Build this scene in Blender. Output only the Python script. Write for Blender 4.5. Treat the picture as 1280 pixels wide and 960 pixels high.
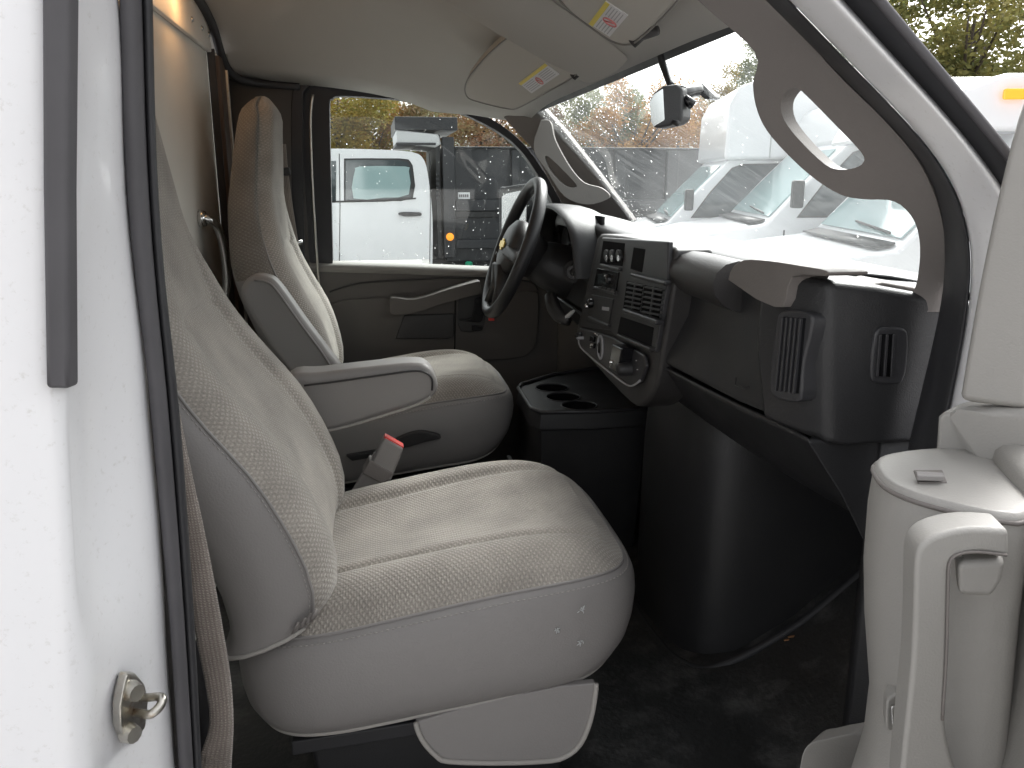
import bpy, bmesh, math, random
from mathutils import Vector, Matrix
random.seed(7)
rad = math.radians
S = bpy.context.scene
for o in list(bpy.data.objects): bpy.data.objects.remove(o)
COL = S.collection

# ------------------------------------------------------------------ camera
CAM = Vector((0, 0, 1.66)); YAW = rad(9.4); PIT = rad(13.9); FPX = 1030.0
cd = bpy.data.cameras.new('camera'); cam = bpy.data.objects.new('camera', cd); COL.objects.link(cam)
cam.location = CAM; cam.rotation_euler = (math.pi/2 - PIT, 0, -YAW)
cd.sensor_width = 36; cd.lens = 36*FPX/1280; cd.clip_start = .02; cd.clip_end = 500
S.camera = cam
S.render.resolution_x = 1024; S.render.resolution_y = 768

# ------------------------------------------------------------------ overcast sky, soft sun
SUN_EL, SUN_AZ = rad(46), rad(42)
w = bpy.data.worlds.new('World'); S.world = w; w.use_nodes = True
nt = w.node_tree; bg = nt.nodes['Background']
sky = nt.nodes.new('ShaderNodeTexSky'); sky.sky_type = 'NISHITA'; sky.sun_disc = False
sky.sun_elevation = SUN_EL; sky.sun_rotation = SUN_AZ; sky.air_density = 1.0; sky.dust_density = 6.0; sky.ozone_density = 1.0
hs = nt.nodes.new('ShaderNodeHueSaturation'); hs.inputs['Saturation'].default_value = .12
nt.links.new(sky.outputs[0], hs.inputs['Color']); nt.links.new(hs.outputs[0], bg.inputs[0])
bg.inputs[1].default_value = .15
sd = bpy.data.lights.new('sun', 'SUN'); so = bpy.data.objects.new('sun', sd); COL.objects.link(so)
sd.energy = 1.2; sd.angle = rad(25); sd.color = (1, .985, .96)
sdir = Vector((math.sin(SUN_AZ)*math.cos(SUN_EL), math.cos(SUN_AZ)*math.cos(SUN_EL), math.sin(SUN_EL)))
so.rotation_euler = sdir.to_track_quat('Z', 'Y').to_euler()
S.view_settings.view_transform = 'Standard'; S.view_settings.look = 'None'
S.view_settings.gamma = 1; S.view_settings.exposure = 1.68
S.render.engine = 'CYCLES'
S.cycles.max_bounces = 10; S.cycles.diffuse_bounces = 6; S.cycles.glossy_bounces = 4
S.cycles.transparent_max_bounces = 24; S.cycles.transmission_bounces = 4
S.cycles.sample_clamp_indirect = 8; S.cycles.caustics_reflective = False; S.cycles.caustics_refractive = False

# ------------------------------------------------------------------ measuring helpers: a sight line met with a plane at its real depth
RV = Vector((math.cos(YAW), -math.sin(YAW), 0))
FV = Vector((math.sin(YAW)*math.cos(PIT), math.cos(YAW)*math.cos(PIT), -math.sin(PIT)))
UV_ = RV.cross(FV)
def ray(x, y): return FV + RV*((x-640)/FPX) - UV_*((y-480)/FPX)
def PY(x, y, Y): d = ray(x, y); return CAM + d*((Y-CAM.y)/d.y)
def PX(x, y, X): d = ray(x, y); return CAM + d*((X-CAM.x)/d.x)
def PZ(x, y, Z): d = ray(x, y); return CAM + d*((Z-CAM.z)/d.z)

# ------------------------------------------------------------------ materials
def mat(name, col, rough=.6, metal=0, bump=0, bscale=200, var=0, vscale=8, spec=.5, coat=0, emit=None, dirt=None, subs=0):
    m = bpy.data.materials.new(name); m.use_nodes = True; n = m.node_tree.nodes; l = m.node_tree.links
    b = n['Principled BSDF']; b.inputs['Base Color'].default_value = (*col, 1)
    b.inputs['Roughness'].default_value = rough; b.inputs['Metallic'].default_value = metal
    b.inputs['Specular IOR Level'].default_value = spec; b.inputs['Coat Weight'].default_value = coat
    tc = n.new('ShaderNodeTexCoord')
    last = None
    if var or dirt:
        nz = n.new('ShaderNodeTexNoise'); nz.inputs['Scale'].default_value = vscale; nz.inputs['Detail'].default_value = 6
        l.new(tc.outputs['Object'], nz.inputs['Vector'])
        mx = n.new('ShaderNodeMix'); mx.data_type = 'RGBA'
        mx.inputs[6].default_value = (*[c*(1-var) for c in col], 1); mx.inputs[7].default_value = (*[min(1, c*(1+var)) for c in col], 1)
        l.new(nz.outputs['Fac'], mx.inputs[0]); last = mx.outputs[2]
        if var > .03:
            rr = n.new('ShaderNodeMapRange'); rr.inputs[3].default_value = max(.03, rough-.1); rr.inputs[4].default_value = min(1, rough+.12)
            l.new(nz.outputs['Fac'], rr.inputs[0]); l.new(rr.outputs[0], b.inputs['Roughness'])
    if dirt:
        dcol, dscale, lo, hi = dirt
        n2 = n.new('ShaderNodeTexNoise'); n2.inputs['Scale'].default_value = dscale; n2.inputs['Detail'].default_value = 8; n2.inputs['Roughness'].default_value = .7
        l.new(tc.outputs['Object'], n2.inputs['Vector'])
        r2 = n.new('ShaderNodeMapRange'); r2.inputs[1].default_value = lo; r2.inputs[2].default_value = hi
        l.new(n2.outputs['Fac'], r2.inputs[0])
        m2 = n.new('ShaderNodeMix'); m2.data_type = 'RGBA'; l.new(last, m2.inputs[6]); m2.inputs[7].default_value = (*dcol, 1)
        l.new(r2.outputs[0], m2.inputs[0]); last = m2.outputs[2]
    if last: l.new(last, b.inputs['Base Color'])
    if bump:
        nb = n.new('ShaderNodeTexNoise'); nb.inputs['Scale'].default_value = bscale; nb.inputs['Detail'].default_value = 3
        l.new(tc.outputs['Object'], nb.inputs['Vector'])
        bp = n.new('ShaderNodeBump'); bp.inputs['Strength'].default_value = bump; bp.inputs['Distance'].default_value = .002
        l.new(nb.outputs['Fac'], bp.inputs['Height']); l.new(bp.outputs[0], b.inputs['Normal'])
    if emit:
        b.inputs['Emission Color'].default_value = (*emit[0], 1); b.inputs['Emission Strength'].default_value = emit[1]
    return m

def fabric(name, c1, c2, pitch=.0075, rib=False):
    m = bpy.data.materials.new(name); m.use_nodes = True; n = m.node_tree.nodes; l = m.node_tree.links
    b = n['Principled BSDF']; b.inputs['Roughness'].default_value = .95; b.inputs['Specular IOR Level'].default_value = .15
    b.inputs['Sheen Weight'].default_value = .25; b.inputs['Sheen Roughness'].default_value = .5
    uv = n.new('ShaderNodeUVMap')
    def wave(rot, sc, dist=1.2):
        mp = n.new('ShaderNodeMapping'); mp.inputs['Rotation'].default_value = (0, 0, rot); l.new(uv.outputs[0], mp.inputs[0])
        wv = n.new('ShaderNodeTexWave'); wv.inputs['Scale'].default_value = sc; wv.inputs['Distortion'].default_value = dist
        wv.inputs['Detail'].default_value = 2; wv.inputs['Detail Scale'].default_value = 3
        l.new(mp.outputs[0], wv.inputs[0]); return wv.outputs['Fac']
    k = .314/pitch
    a = wave(rad(38) if not rib else 0, k); c = wave(rad(-38) if not rib else rad(90), k if not rib else k*.5)
    mu = n.new('ShaderNodeMath'); mu.operation = 'MULTIPLY'; l.new(a, mu.inputs[0]); l.new(c, mu.inputs[1])
    nz = n.new('ShaderNodeTexNoise'); nz.inputs['Scale'].default_value = 9; nz.inputs['Detail'].default_value = 5; l.new(uv.outputs[0], nz.inputs[0])
    nf = n.new('ShaderNodeTexNoise'); nf.inputs['Scale'].default_value = 420; nf.inputs['Detail'].default_value = 2; l.new(uv.outputs[0], nf.inputs[0])
    mx = n.new('ShaderNodeMix'); mx.data_type = 'RGBA'; mx.inputs[6].default_value = (*c1, 1); mx.inputs[7].default_value = (*c2, 1)
    l.new(mu.outputs[0], mx.inputs[0])
    m2 = n.new('ShaderNodeMix'); m2.data_type = 'RGBA'; m2.blend_type = 'MULTIPLY'; m2.inputs[0].default_value = 1
    rr = n.new('ShaderNodeMapRange'); rr.inputs[1].default_value = .3; rr.inputs[2].default_value = .7; rr.inputs[3].default_value = .76; rr.inputs[4].default_value = 1.12
    l.new(nz.outputs['Fac'], rr.inputs[0])
    r3 = n.new('ShaderNodeMapRange'); r3.inputs[1].default_value = .3; r3.inputs[2].default_value = .7; r3.inputs[3].default_value = .8; r3.inputs[4].default_value = 1.15
    l.new(nf.outputs['Fac'], r3.inputs[0])
    m3 = n.new('ShaderNodeMath'); m3.operation = 'MULTIPLY'; l.new(rr.outputs[0], m3.inputs[0]); l.new(r3.outputs[0], m3.inputs[1])
    l.new(mx.outputs[2], m2.inputs[6]); l.new(m3.outputs[0], m2.inputs[7]); l.new(m2.outputs[2], b.inputs['Base Color'])
    ad = n.new('ShaderNodeMath'); ad.operation = 'ADD'; l.new(mu.outputs[0], ad.inputs[0]); l.new(nf.outputs['Fac'], ad.inputs[1])
    bp = n.new('ShaderNodeBump'); bp.inputs['Strength'].default_value = .55; bp.inputs['Distance'].default_value = .0018
    l.new(ad.outputs[0], bp.inputs['Height']); l.new(bp.outputs[0], b.inputs['Normal'])
    return m

def glass(name, tint=(.93, .96, .95), refl=.08, veil=0, streak=None):
    m = bpy.data.materials.new(name); m.use_nodes = True; n = m.node_tree.nodes; l = m.node_tree.links
    n.remove(n['Principled BSDF']); out = n['Material Output']
    t = n.new('ShaderNodeBsdfTransparent'); t.inputs[0].default_value = (*tint, 1)
    g = n.new('ShaderNodeBsdfGlossy'); g.inputs['Roughness'].default_value = .02
    ge = n.new('ShaderNodeNewGeometry'); dt = n.new('ShaderNodeVectorMath'); dt.operation = 'DOT_PRODUCT'; l.new(ge.outputs['Incoming'], dt.inputs[0]); l.new(ge.outputs['Normal'], dt.inputs[1])
    ab = n.new('ShaderNodeMath'); ab.operation = 'ABSOLUTE'; l.new(dt.outputs['Value'], ab.inputs[0])
    om_ = n.new('ShaderNodeMath'); om_.operation = 'SUBTRACT'; om_.inputs[0].default_value = 1; l.new(ab.outputs[0], om_.inputs[1])
    pw = n.new('ShaderNodeMath'); pw.operation = 'POWER'; pw.inputs[1].default_value = 5; l.new(om_.outputs[0], pw.inputs[0])
    fr = n.new('ShaderNodeMath'); fr.operation = 'MULTIPLY_ADD'; fr.inputs[1].default_value = .9; fr.inputs[2].default_value = refl*.6; l.new(pw.outputs[0], fr.inputs[0])
    mi = n.new('ShaderNodeMixShader'); l.new(fr.outputs[0], mi.inputs[0]); l.new(t.outputs[0], mi.inputs[1]); l.new(g.outputs[0], mi.inputs[2])
    last = mi
    if veil:
        d = n.new('ShaderNodeBsdfTranslucent'); d.inputs[0].default_value = (.9, .95, .95, 1)
        m2 = n.new('ShaderNodeMixShader'); l.new(mi.outputs[0], m2.inputs[1]); l.new(d.outputs[0], m2.inputs[2])
        if streak:
            uv = n.new('ShaderNodeUVMap'); m0_ = n.new('ShaderNodeMapping'); m0_.inputs['Rotation'].default_value = (0, 0, rad(-40)); l.new(uv.outputs[0], m0_.inputs[0])
            mp = n.new('ShaderNodeMapping'); mp.inputs['Scale'].default_value = (7, 170, 1); l.new(m0_.outputs[0], mp.inputs[0])
            nz = n.new('ShaderNodeTexNoise'); nz.inputs['Scale'].default_value = 1; nz.inputs['Detail'].default_value = 5; l.new(mp.outputs[0], nz.inputs[0])
            r = n.new('ShaderNodeMapRange'); r.inputs[1].default_value = .42; r.inputs[2].default_value = .72; r.inputs[3].default_value = veil; r.inputs[4].default_value = streak
            l.new(nz.outputs['Fac'], r.inputs[0]); l.new(r.outputs[0], m2.inputs[0])
        else: m2.inputs[0].default_value = veil
        last = m2
    l.new(last.outputs[0], out.inputs[0])
    return m

M = {}
M['fabric'] = fabric('seat_fabric', (.325, .298, .268), (.435, .40, .355), pitch=.0064)
M['fabric_insert'] = fabric('seat_insert_fabric', (.32, .30, .26), (.40, .38, .34), pitch=.005, rib=True)
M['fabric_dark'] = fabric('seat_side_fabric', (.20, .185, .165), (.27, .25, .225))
M['vinyl'] = mat('seat_vinyl', (.262, .248, .240), .5, bump=.25, bscale=350, var=.06, vscale=6)
M['thread'] = mat('seat_thread', (.40, .38, .355), .8)
M['plastic'] = mat('dash_plastic', (.025, .025, .0265), .42, bump=.3, bscale=500, var=.15, vscale=10)
M['plastic_soft'] = mat('dash_soft_plastic', (.036, .034, .034), .45, bump=.3, bscale=400, var=.1)
M['plastic_mid'] = mat('stack_plastic', (.038, .038, .041), .38, bump=.2, bscale=500)
M['taupe'] = mat('taupe_plastic', (.185, .168, .158), .6, bump=.25, bscale=450, var=.05)
M['dark_hole'] = mat('recess_shade_black', (.006, .006, .007), .85, spec=.15)  # near-black colour stands in for the shade inside recesses and gaps
M['gloss_black'] = mat('gloss_black_plastic', (.012, .012, .014), .15)
M['trim_dark'] = mat('door_trim_dark', (.10, .092, .085), .65, bump=.25, bscale=450, var=.06)
M['trim_grey'] = mat('pillar_trim_grey', (.22, .21, .195), .6, bump=.2, bscale=450, var=.04)
M['door_grey'] = mat('passenger_door_grey', (.33, .318, .298), .5, bump=.2, bscale=450, var=.04, vscale=5)
M['headliner'] = mat('headliner_cloth', (.46, .445, .415), .95, bump=.4, bscale=700, var=.04)
M['visor'] = mat('visor_vinyl', (.50, .48, .44), .8, bump=.25, bscale=500)
M['paint'] = mat('white_paint', (.80, .80, .815), .28, var=.015, coat=.3, dirt=((.60, .59, .57), 140, .58, .80))
M['truck_white'] = mat('truck_white_paint', (.8, .81, .82), .25, var=.02, coat=.4)
M['partition'] = mat('partition_paint', (.78, .76, .71), .5, var=.05)
M['rail_brown'] = mat('rail_brown', (.09, .06, .045), .5, var=.2, vscale=20)
M['rubber'] = mat('black_rubber', (.028, .028, .031), .55, var=.2, vscale=30)
M['rubber_grey'] = mat('worn_rubber', (.075, .072, .078), .6, var=.25, vscale=14)
M['mat_rubber'] = mat('floor_rubber', (.028, .028, .028), .5, bump=.9, bscale=90, var=.4, vscale=9, dirt=((.12, .117, .112), 11, .5, .76))
M['chrome'] = mat('chrome', (.75, .75, .74), .15, metal=1)
M['steel'] = mat('zinc_steel', (.55, .53, .48), .32, metal=1, dirt=((.32, .2, .1), 60, .55, .8), var=.1)
M['red'] = mat('red_button', (.75, .06, .05), .35)
M['belt'] = fabric('belt_webbing', (.24, .205, .18), (.36, .315, .28), pitch=.0035, rib=True)
M['sticker'] = mat('sticker_white', (.75, .75, .76), .6)
M['sticker_yellow'] = mat('sticker_yellow', (.75, .62, .10), .6)
M['sticker_red'] = mat('sticker_print_red', (.7, .25, .25), .6)
M['sticker_grey'] = mat('sticker_print_grey', (.42, .42, .44), .6)
M['glass'] = glass('side_glass')
M['windshield'] = glass('wet_windshield', veil=.02, streak=.07)
M['mirror'] = mat('mirror_glass', (.8, .82, .82), .03, metal=1)
M['mirror_wet'] = mat('wet_mirror_glass', (.55, .56, .56), .22, metal=1, bump=1, bscale=260)
M['gold'] = mat('gold_emblem', (.7, .5, .12), .3, metal=1)
M['bounce_ground'] = mat('pale_bounce_lot', (.30, .29, .28), .6, bump=.6, bscale=60, var=.25, vscale=.6)  # unseen ground, made pale to bounce light up into the cab
M['truck_black'] = mat('dump_body_black', (.022, .023, .026), .38, var=.2, vscale=3)
M['truck_trim'] = mat('truck_black_trim', (.02, .02, .02), .5)
M['truck_glass'] = mat('truck_window_glass', (.30, .42, .42), .06, spec=.8)
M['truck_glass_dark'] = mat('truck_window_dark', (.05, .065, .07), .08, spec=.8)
M['lamp_lens'] = mat('warm_lamp_lens', (.9, .7, .4), .4, emit=((1, .55, .22), 2))
M['amber'] = mat('amber_lens', (.9, .28, .02), .25, emit=((1, .3, .02), .35))
M['tarp'] = mat('tarp_grey', (.55, .56, .56), .7)
M['green'] = mat('green_cap', (.02, .30, .16), .4)
M['tyre'] = mat('tyre_rubber', (.02, .02, .02), .8)
M['bark'] = mat('tree_bark', (.07, .055, .042), .9, bump=1, bscale=14, var=.3)
drop = bpy.data.materials.new('rain_water'); drop.use_nodes = True
_n = drop.node_tree.nodes; _n.remove(_n['Principled BSDF']); _g = _n.new('ShaderNodeBsdfGlass'); _g.inputs['IOR'].default_value = 1.33; _g.inputs['Roughness'].default_value = 0
drop.node_tree.links.new(_g.outputs[0], _n['Material Output'].inputs[0]); M['drop'] = drop
def leafmat(name, c1, c2):
    m = bpy.data.materials.new(name); m.use_nodes = True; n = m.node_tree.nodes; l = m.node_tree.links
    b = n['Principled BSDF']; b.inputs['Roughness'].default_value = .8
    gi = n.new('ShaderNodeNewGeometry'); tc = n.new('ShaderNodeTexCoord'); nz = n.new('ShaderNodeTexNoise'); nz.inputs['Scale'].default_value = .7; nz.inputs['Detail'].default_value = 3
    l.new(tc.outputs['Object'], nz.inputs[0])
    ad = n.new('ShaderNodeMath'); ad.operation = 'MULTIPLY_ADD'; ad.inputs[1].default_value = .55; l.new(gi.outputs['Random Per Island'], ad.inputs[0])
    sb = n.new('ShaderNodeMapRange'); sb.inputs[1].default_value = .35; sb.inputs[2].default_value = .65; sb.inputs[3].default_value = 0; sb.inputs[4].default_value = .5; l.new(nz.outputs['Fac'], sb.inputs[0])
    l.new(sb.outputs[0], ad.inputs[2])
    mx = n.new('ShaderNodeMix'); mx.data_type = 'RGBA'; mx.inputs[6].default_value = (*c1, 1); mx.inputs[7].default_value = (*c2, 1)
    l.new(ad.outputs[0], mx.inputs[0]); l.new(mx.outputs[2], b.inputs['Base Color'])
    tr = n.new('ShaderNodeBsdfTranslucent'); l.new(mx.outputs[2], tr.inputs[0])
    ms = n.new('ShaderNodeMixShader'); ms.inputs[0].default_value = .35; l.new(b.outputs[0], ms.inputs[1]); l.new(tr.outputs[0], ms.inputs[2])
    l.new(ms.outputs[0], n['Material Output'].inputs[0]); return m
M['leaf_orange'] = leafmat('leaf_orange', (.34, .14, .04), (.42, .27, .08))
M['leaf_gold'] = leafmat('leaf_gold', (.28, .17, .03), (.20, .20, .05))
M['leaf_green'] = leafmat('leaf_green', (.10, .14, .06), (.24, .24, .10))
M['leaf_rust'] = leafmat('leaf_rust', (.26, .11, .06), (.20, .18, .08))
M['leaf_pine'] = leafmat('leaf_pine', (.11, .14, .05), (.30, .26, .08))

# ------------------------------------------------------------------ object helpers
def link(o, parent=None):
    COL.objects.link(o)
    if parent: o.parent = parent; o.matrix_parent_inverse = Matrix.Translation(parent.location).inverted()
    return o
def thing(name, label, cat, loc, group=None):
    o = bpy.data.objects.new(name, None); o.location = loc; o.empty_display_size = .05; COL.objects.link(o)
    o['label'] = label; o['category'] = cat
    if group: o['group'] = group
    return o
def tag(o, label=None, cat=None, group=None, kind=None):
    if label: o['label'] = label
    if cat: o['category'] = cat
    if group: o['group'] = group
    if kind: o['kind'] = kind
    return o
def obj(name, bm, m, parent=None, bevel=0, seg=3, sub=0, smooth=True, angle=None, solid=0, weld=False, fix=True):
    if fix: bmesh.ops.recalc_face_normals(bm, faces=bm.faces[:])
    me = bpy.data.meshes.new(name); bm.to_mesh(me); bm.free()
    me.materials.append(M[m] if isinstance(m, str) else m)
    for p in me.polygons: p.use_smooth = smooth
    if smooth and angle is not None: me.set_sharp_from_angle(angle=rad(angle))
    o = bpy.data.objects.new(name, me); link(o, parent)
    if solid:
        d = o.modifiers.new('s', 'SOLIDIFY'); d.thickness = solid; d.offset = -1
    if bevel:
        d = o.modifiers.new('b', 'BEVEL'); d.width = bevel; d.segments = seg; d.limit_method = 'ANGLE'; d.angle_limit = rad(35); d.harden_normals = True
    if sub:
        d = o.modifiers.new('u', 'SUBSURF'); d.levels = sub; d.render_levels = sub
    return o
V = Vector
def nb(): return bmesh.new()
def box(bm, c, s, rot=None):
    r = bmesh.ops.create_cube(bm, size=1)['verts']
    mtx = Matrix.Translation(V(c)) @ (rot.to_4x4() if rot else Matrix()) @ Matrix.Diagonal((*s, 1))
    bmesh.ops.transform(bm, matrix=mtx, verts=r); return r
def boxo(name, c, s, m, parent=None, bevel=.003, rot=None, seg=2):
    bm = nb(); box(bm, c, s, rot); return obj(name, bm, m, parent, bevel=bevel, seg=seg, angle=40)
def loft(rings, closed=True, cap=False, uv=None):
    bm = nb(); R = [[bm.verts.new(p) for p in r] for r in rings]; n = len(rings[0])
    uvl = bm.loops.layers.uv.new('UVMap') if uv else None
    for i in range(len(R)-1):
        for j in range(n if closed else n-1):
            k = (j+1) % n
            try: f = bm.faces.new((R[i][j], R[i][k], R[i+1][k], R[i+1][j]))
            except ValueError: continue
            if uv:
                for lp, q in zip(f.loops, ((i, j), (i, k), (i+1, k), (i+1, j))): lp[uvl].uv = uv[q[0]][q[1]]
    if cap:
        for r in ((R[0], R[-1]) if cap is True else ((R[0],) if cap == 'start' else (R[-1],))):
            try: bm.faces.new(r)
            except ValueError: pass
    return bm
def tube_bm(pts, r, n=8, bm=None, flat=None, caps=True):
    """round (or flattened) bar along a path; r may be a list"""
    bm = bm or nb(); pts = [V(p) for p in pts]; rings = []
    up = V((0, 0, 1))
    prev = None
    for i, p in enumerate(pts):
        t = (pts[min(i+1, len(pts)-1)] - pts[max(i-1, 0)]).normalized()
        if prev is None:
            a = t.cross(up) if abs(t.z) < .9 else t.cross(V((0, 1, 0)))
        else: a = prev - t*prev.dot(t)
        a.normalize(); prev = a; b = t.cross(a)
        rr = r[i] if isinstance(r, (list, tuple)) else r
        fx, fy = flat or (1, 1)
        rings.append([bm.verts.new(p + a*(math.cos(2*math.pi*k/n)*rr*fx) + b*(math.sin(2*math.pi*k/n)*rr*fy)) for k in range(n)])
    for i in range(len(rings)-1):
        for j in range(n):
            k = (j+1) % n; bm.faces.new((rings[i][j], rings[i][k], rings[i+1][k], rings[i+1][j]))
    if caps: bm.faces.new(rings[0]); bm.faces.new(rings[-1])
    return bm
def smooth_path(pts, n=6, closed=False):
    """Catmull-Rom through the points"""
    pts = [V(p) for p in pts]; out = []; L = len(pts)
    for i in range(L if closed else L-1):
        if closed: p0, p1, p2, p3 = pts[i-1], pts[i], pts[(i+1) % L], pts[(i+2) % L]
        else: p0, p1, p2, p3 = pts[max(i-1, 0)], pts[i], pts[i+1], pts[min(i+2, L-1)]
        for k in range(n):
            t = k/n
            out.append(.5*((2*p1) + (p2-p0)*t + (2*p0-5*p1+4*p2-p3)*t*t + (3*p1-p0-3*p2+p3)*t**3))
    if not closed: out.append(pts[-1])
    return out
def prism(outline, vec, holes=()):
    """solid from an outline (3-D points) pushed along vec, with optional holes"""
    bm = nb(); vec = V(vec)
    if not holes:
        a = [bm.verts.new(p) for p in outline]; b = [bm.verts.new(V(p)+vec) for p in outline]
        bm.faces.new(a); bm.faces.new(b[::-1]); n = len(a)
        for i in range(n): bm.faces.new((a[i], b[i], b[(i+1) % n], a[(i+1) % n]))
        return bm
    loops = []
    for off in (V((0, 0, 0)), vec):
        es = []; vs = []
        for L in [outline, *holes]:
            v = [bm.verts.new(V(p)+off) for p in L]; vs.append(v)
            for i in range(len(v)): es.append(bm.edges.new((v[i], v[(i+1) % len(v)])))
        bmesh.ops.triangle_fill(bm, edges=es, use_beauty=True); loops.append(vs)
    for va, vb in zip(*loops):
        n = len(va)
        for i in range(n): bm.faces.new((va[i], vb[i], vb[(i+1) % n], va[(i+1) % n]))
    return bm
def prism2(outline, fmap, vec, holes=()):
    """like prism, but filled on the flat drawing first and then carried to its place by fmap(x, y, ring)"""
    bm = nb(); vec = V(vec); pos = []; loops = []
    for side in (0, 1):
        es = []; vs = []
        for ri, L in enumerate([outline, *holes]):
            v = [bm.verts.new((q[0], q[1], side*5000)) for q in L]; vs.append(v)
            for q, vv_ in zip(L, v): pos.append((vv_, fmap(q, ri)+(vec if side else V((0, 0, 0)))))
            for i in range(len(v)): es.append(bm.edges.new((v[i], v[(i+1) % len(v)])))
        bmesh.ops.triangle_fill(bm, edges=es, use_beauty=True); loops.append(vs)
    for va, vb in zip(*loops):
        n = len(va)
        for i in range(n): bm.faces.new((va[i], vb[i], vb[(i+1) % n], va[(i+1) % n]))
    for v, p in pos: v.co = p
    return bm
def PP(x, y, p0, n):
    """sight line met with the plane through p0 with normal n"""
    d = ray(x, y); n = V(n); return CAM + d*((V(p0)-CAM).dot(n)/d.dot(n))
def lerp(tab, x):
    if x <= tab[0][0]: return tab[0][1]
    for (a, b), (c, d) in zip(tab, tab[1:]):
        if x <= c:
            t = (x-a)/(c-a); t2 = t
            return b+(d-b)*t2
    return tab[-1][1]
def slerp_tab(tab, x):
    """smooth interpolation through a table"""
    n = len(tab)
    if x <= tab[0][0]: return tab[0][1]
    for i in range(n-1):
        if x <= tab[i+1][0]:
            a, b = tab[i]; c, d = tab[i+1]; h = c-a; t = (x-a)/h
            m0 = (d-tab[i-1][1])/(c-tab[i-1][0])*h if i > 0 else d-b
            m1 = (tab[i+2][1]-b)/(tab[i+2][0]-a)*h if i+2 < n else d-b
            return (2*t**3-3*t*t+1)*b + (t**3-2*t*t+t)*m0 + (-2*t**3+3*t*t)*d + (t**3-t*t)*m1
    return tab[-1][1]
def dashes(path, L=.005, gap=.0035, r=.0009, off=V((0, 0, 0))):
    """a row of stitches along a path"""
    bm = nb(); acc = 0; pts = [V(p)+off for p in path]; cur = 0; seg = []
    tot = 0; cum = [0]
    for a, b in zip(pts, pts[1:]): tot += (b-a).length; cum.append(tot)
    def at(s):
        for i in range(len(cum)-1):
            if s <= cum[i+1]: return pts[i].lerp(pts[i+1], (s-cum[i])/max(1e-9, cum[i+1]-cum[i]))
        return pts[-1]
    s = 0
    while s+L < tot:
        tube_bm([at(s), at(s+L/2), at(s+L)], [r*.6, r, r*.6], 5, bm); s += L+gap
    return bm
def gauss(x, s): return math.exp(-(x/s)**2)

# ================================================================== SETTING
bm = nb(); bmesh.ops.create_grid(bm, x_segments=4, y_segments=4, size=150)
tag(obj('ground', bm, 'bounce_ground', smooth=False), kind='structure')

# ================================================================== THE VAN'S SHELL
YC = 1.76
van = thing('white_van', 'white van with its passenger door open, seen from that doorway', 'van', (0, YC, 0))
FLOOR = .66

# ---- rear door pillar on the near side: outer skin, jamb, folded inward
rows = [0, 120, 240, 360, 480, 540, 600, 660, 720, 780, 840, 900, 960]
f1 = [(0, 53), (240, 54), (480, 58), (600, 68), (720, 76), (840, 80), (960, 84)]
f2 = [(0, 92), (240, 90), (480, 91), (540, 84), (600, 86), (720, 92), (780, 100), (840, 121), (900, 119), (960, 116)]
f3 = [(0, 150), (200, 155), (300, 163), (400, 175), (480, 186), (600, 196), (720, 208), (840, 217), (960, 224)]
rings = []
for r in rows:
    a = PY(lerp(f1, r), r, .655); b = PY(lerp(f2, r), r, .675); c = PY(lerp(f3, r), r, .80)
    dip = .022*gauss(r-680, 130)
    m1 = b.lerp(c, .12) + V((-.004, 0, 0)); m2 = b.lerp(c, .45) + V((-.006-dip, 0, 0)); m3 = b.lerp(c, .8)+V((-.002, 0, 0))
    a2 = a + V((.010, .010, 0))
    z = a.z
    def lev(p): return V((p.x, p.y, z))
    rings.append([V((-2.0, .60, z)), V((-.9, .625, z)), V((a.x-.12, .648, z)), V((a.x-.012, .655, z)), lev(a), lev(a2), lev(b), lev(m1), lev(m2), lev(m3), lev(c), V((c.x-.004, .835, z)), V((c.x-.12, .86, z)), V((-.46, .86, z))])
def shift(r, dz, dx=0): return [V((p.x+dx, p.y, p.z+dz)) for p in r]
top = rings[0]; bot = rings[-1]
rings = [shift(top, .32), shift(top, .12)] + rings + [shift(bot, -.2, -.006), shift(bot, -.62, -.01)]
side = obj('pillar_panel', loft(rings, closed=False), 'paint', van, sub=1)
# black rubber strip on the outer flange, ends half-way down
bm = nb(); rr = [-60, 0, 120, 240, 360, 440, 478, 483]
R = []
for r in rr:
    l_ = PY(lerp([(0, 55), (240, 56), (480, 60)], r), r, .652); q_ = PY(lerp([(0, 89), (240, 87), (480, 89)], r), r, .664)
    d = (q_-l_); R.append([l_+V((0, .012, 0)), l_+V((0, -.002, 0)), l_+d*.15+V((0, -.009, 0)), l_+d*.5+V((.002, -.008, 0)), l_+d*.85+V((.004, -.010, 0)), q_+V((.004, .002, 0)), q_+V((0, .015, 0))])
obj('outer_weatherstrip', loft(R, cap=True), 'rubber_grey', van, bevel=.0035, seg=3, angle=70)
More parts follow.
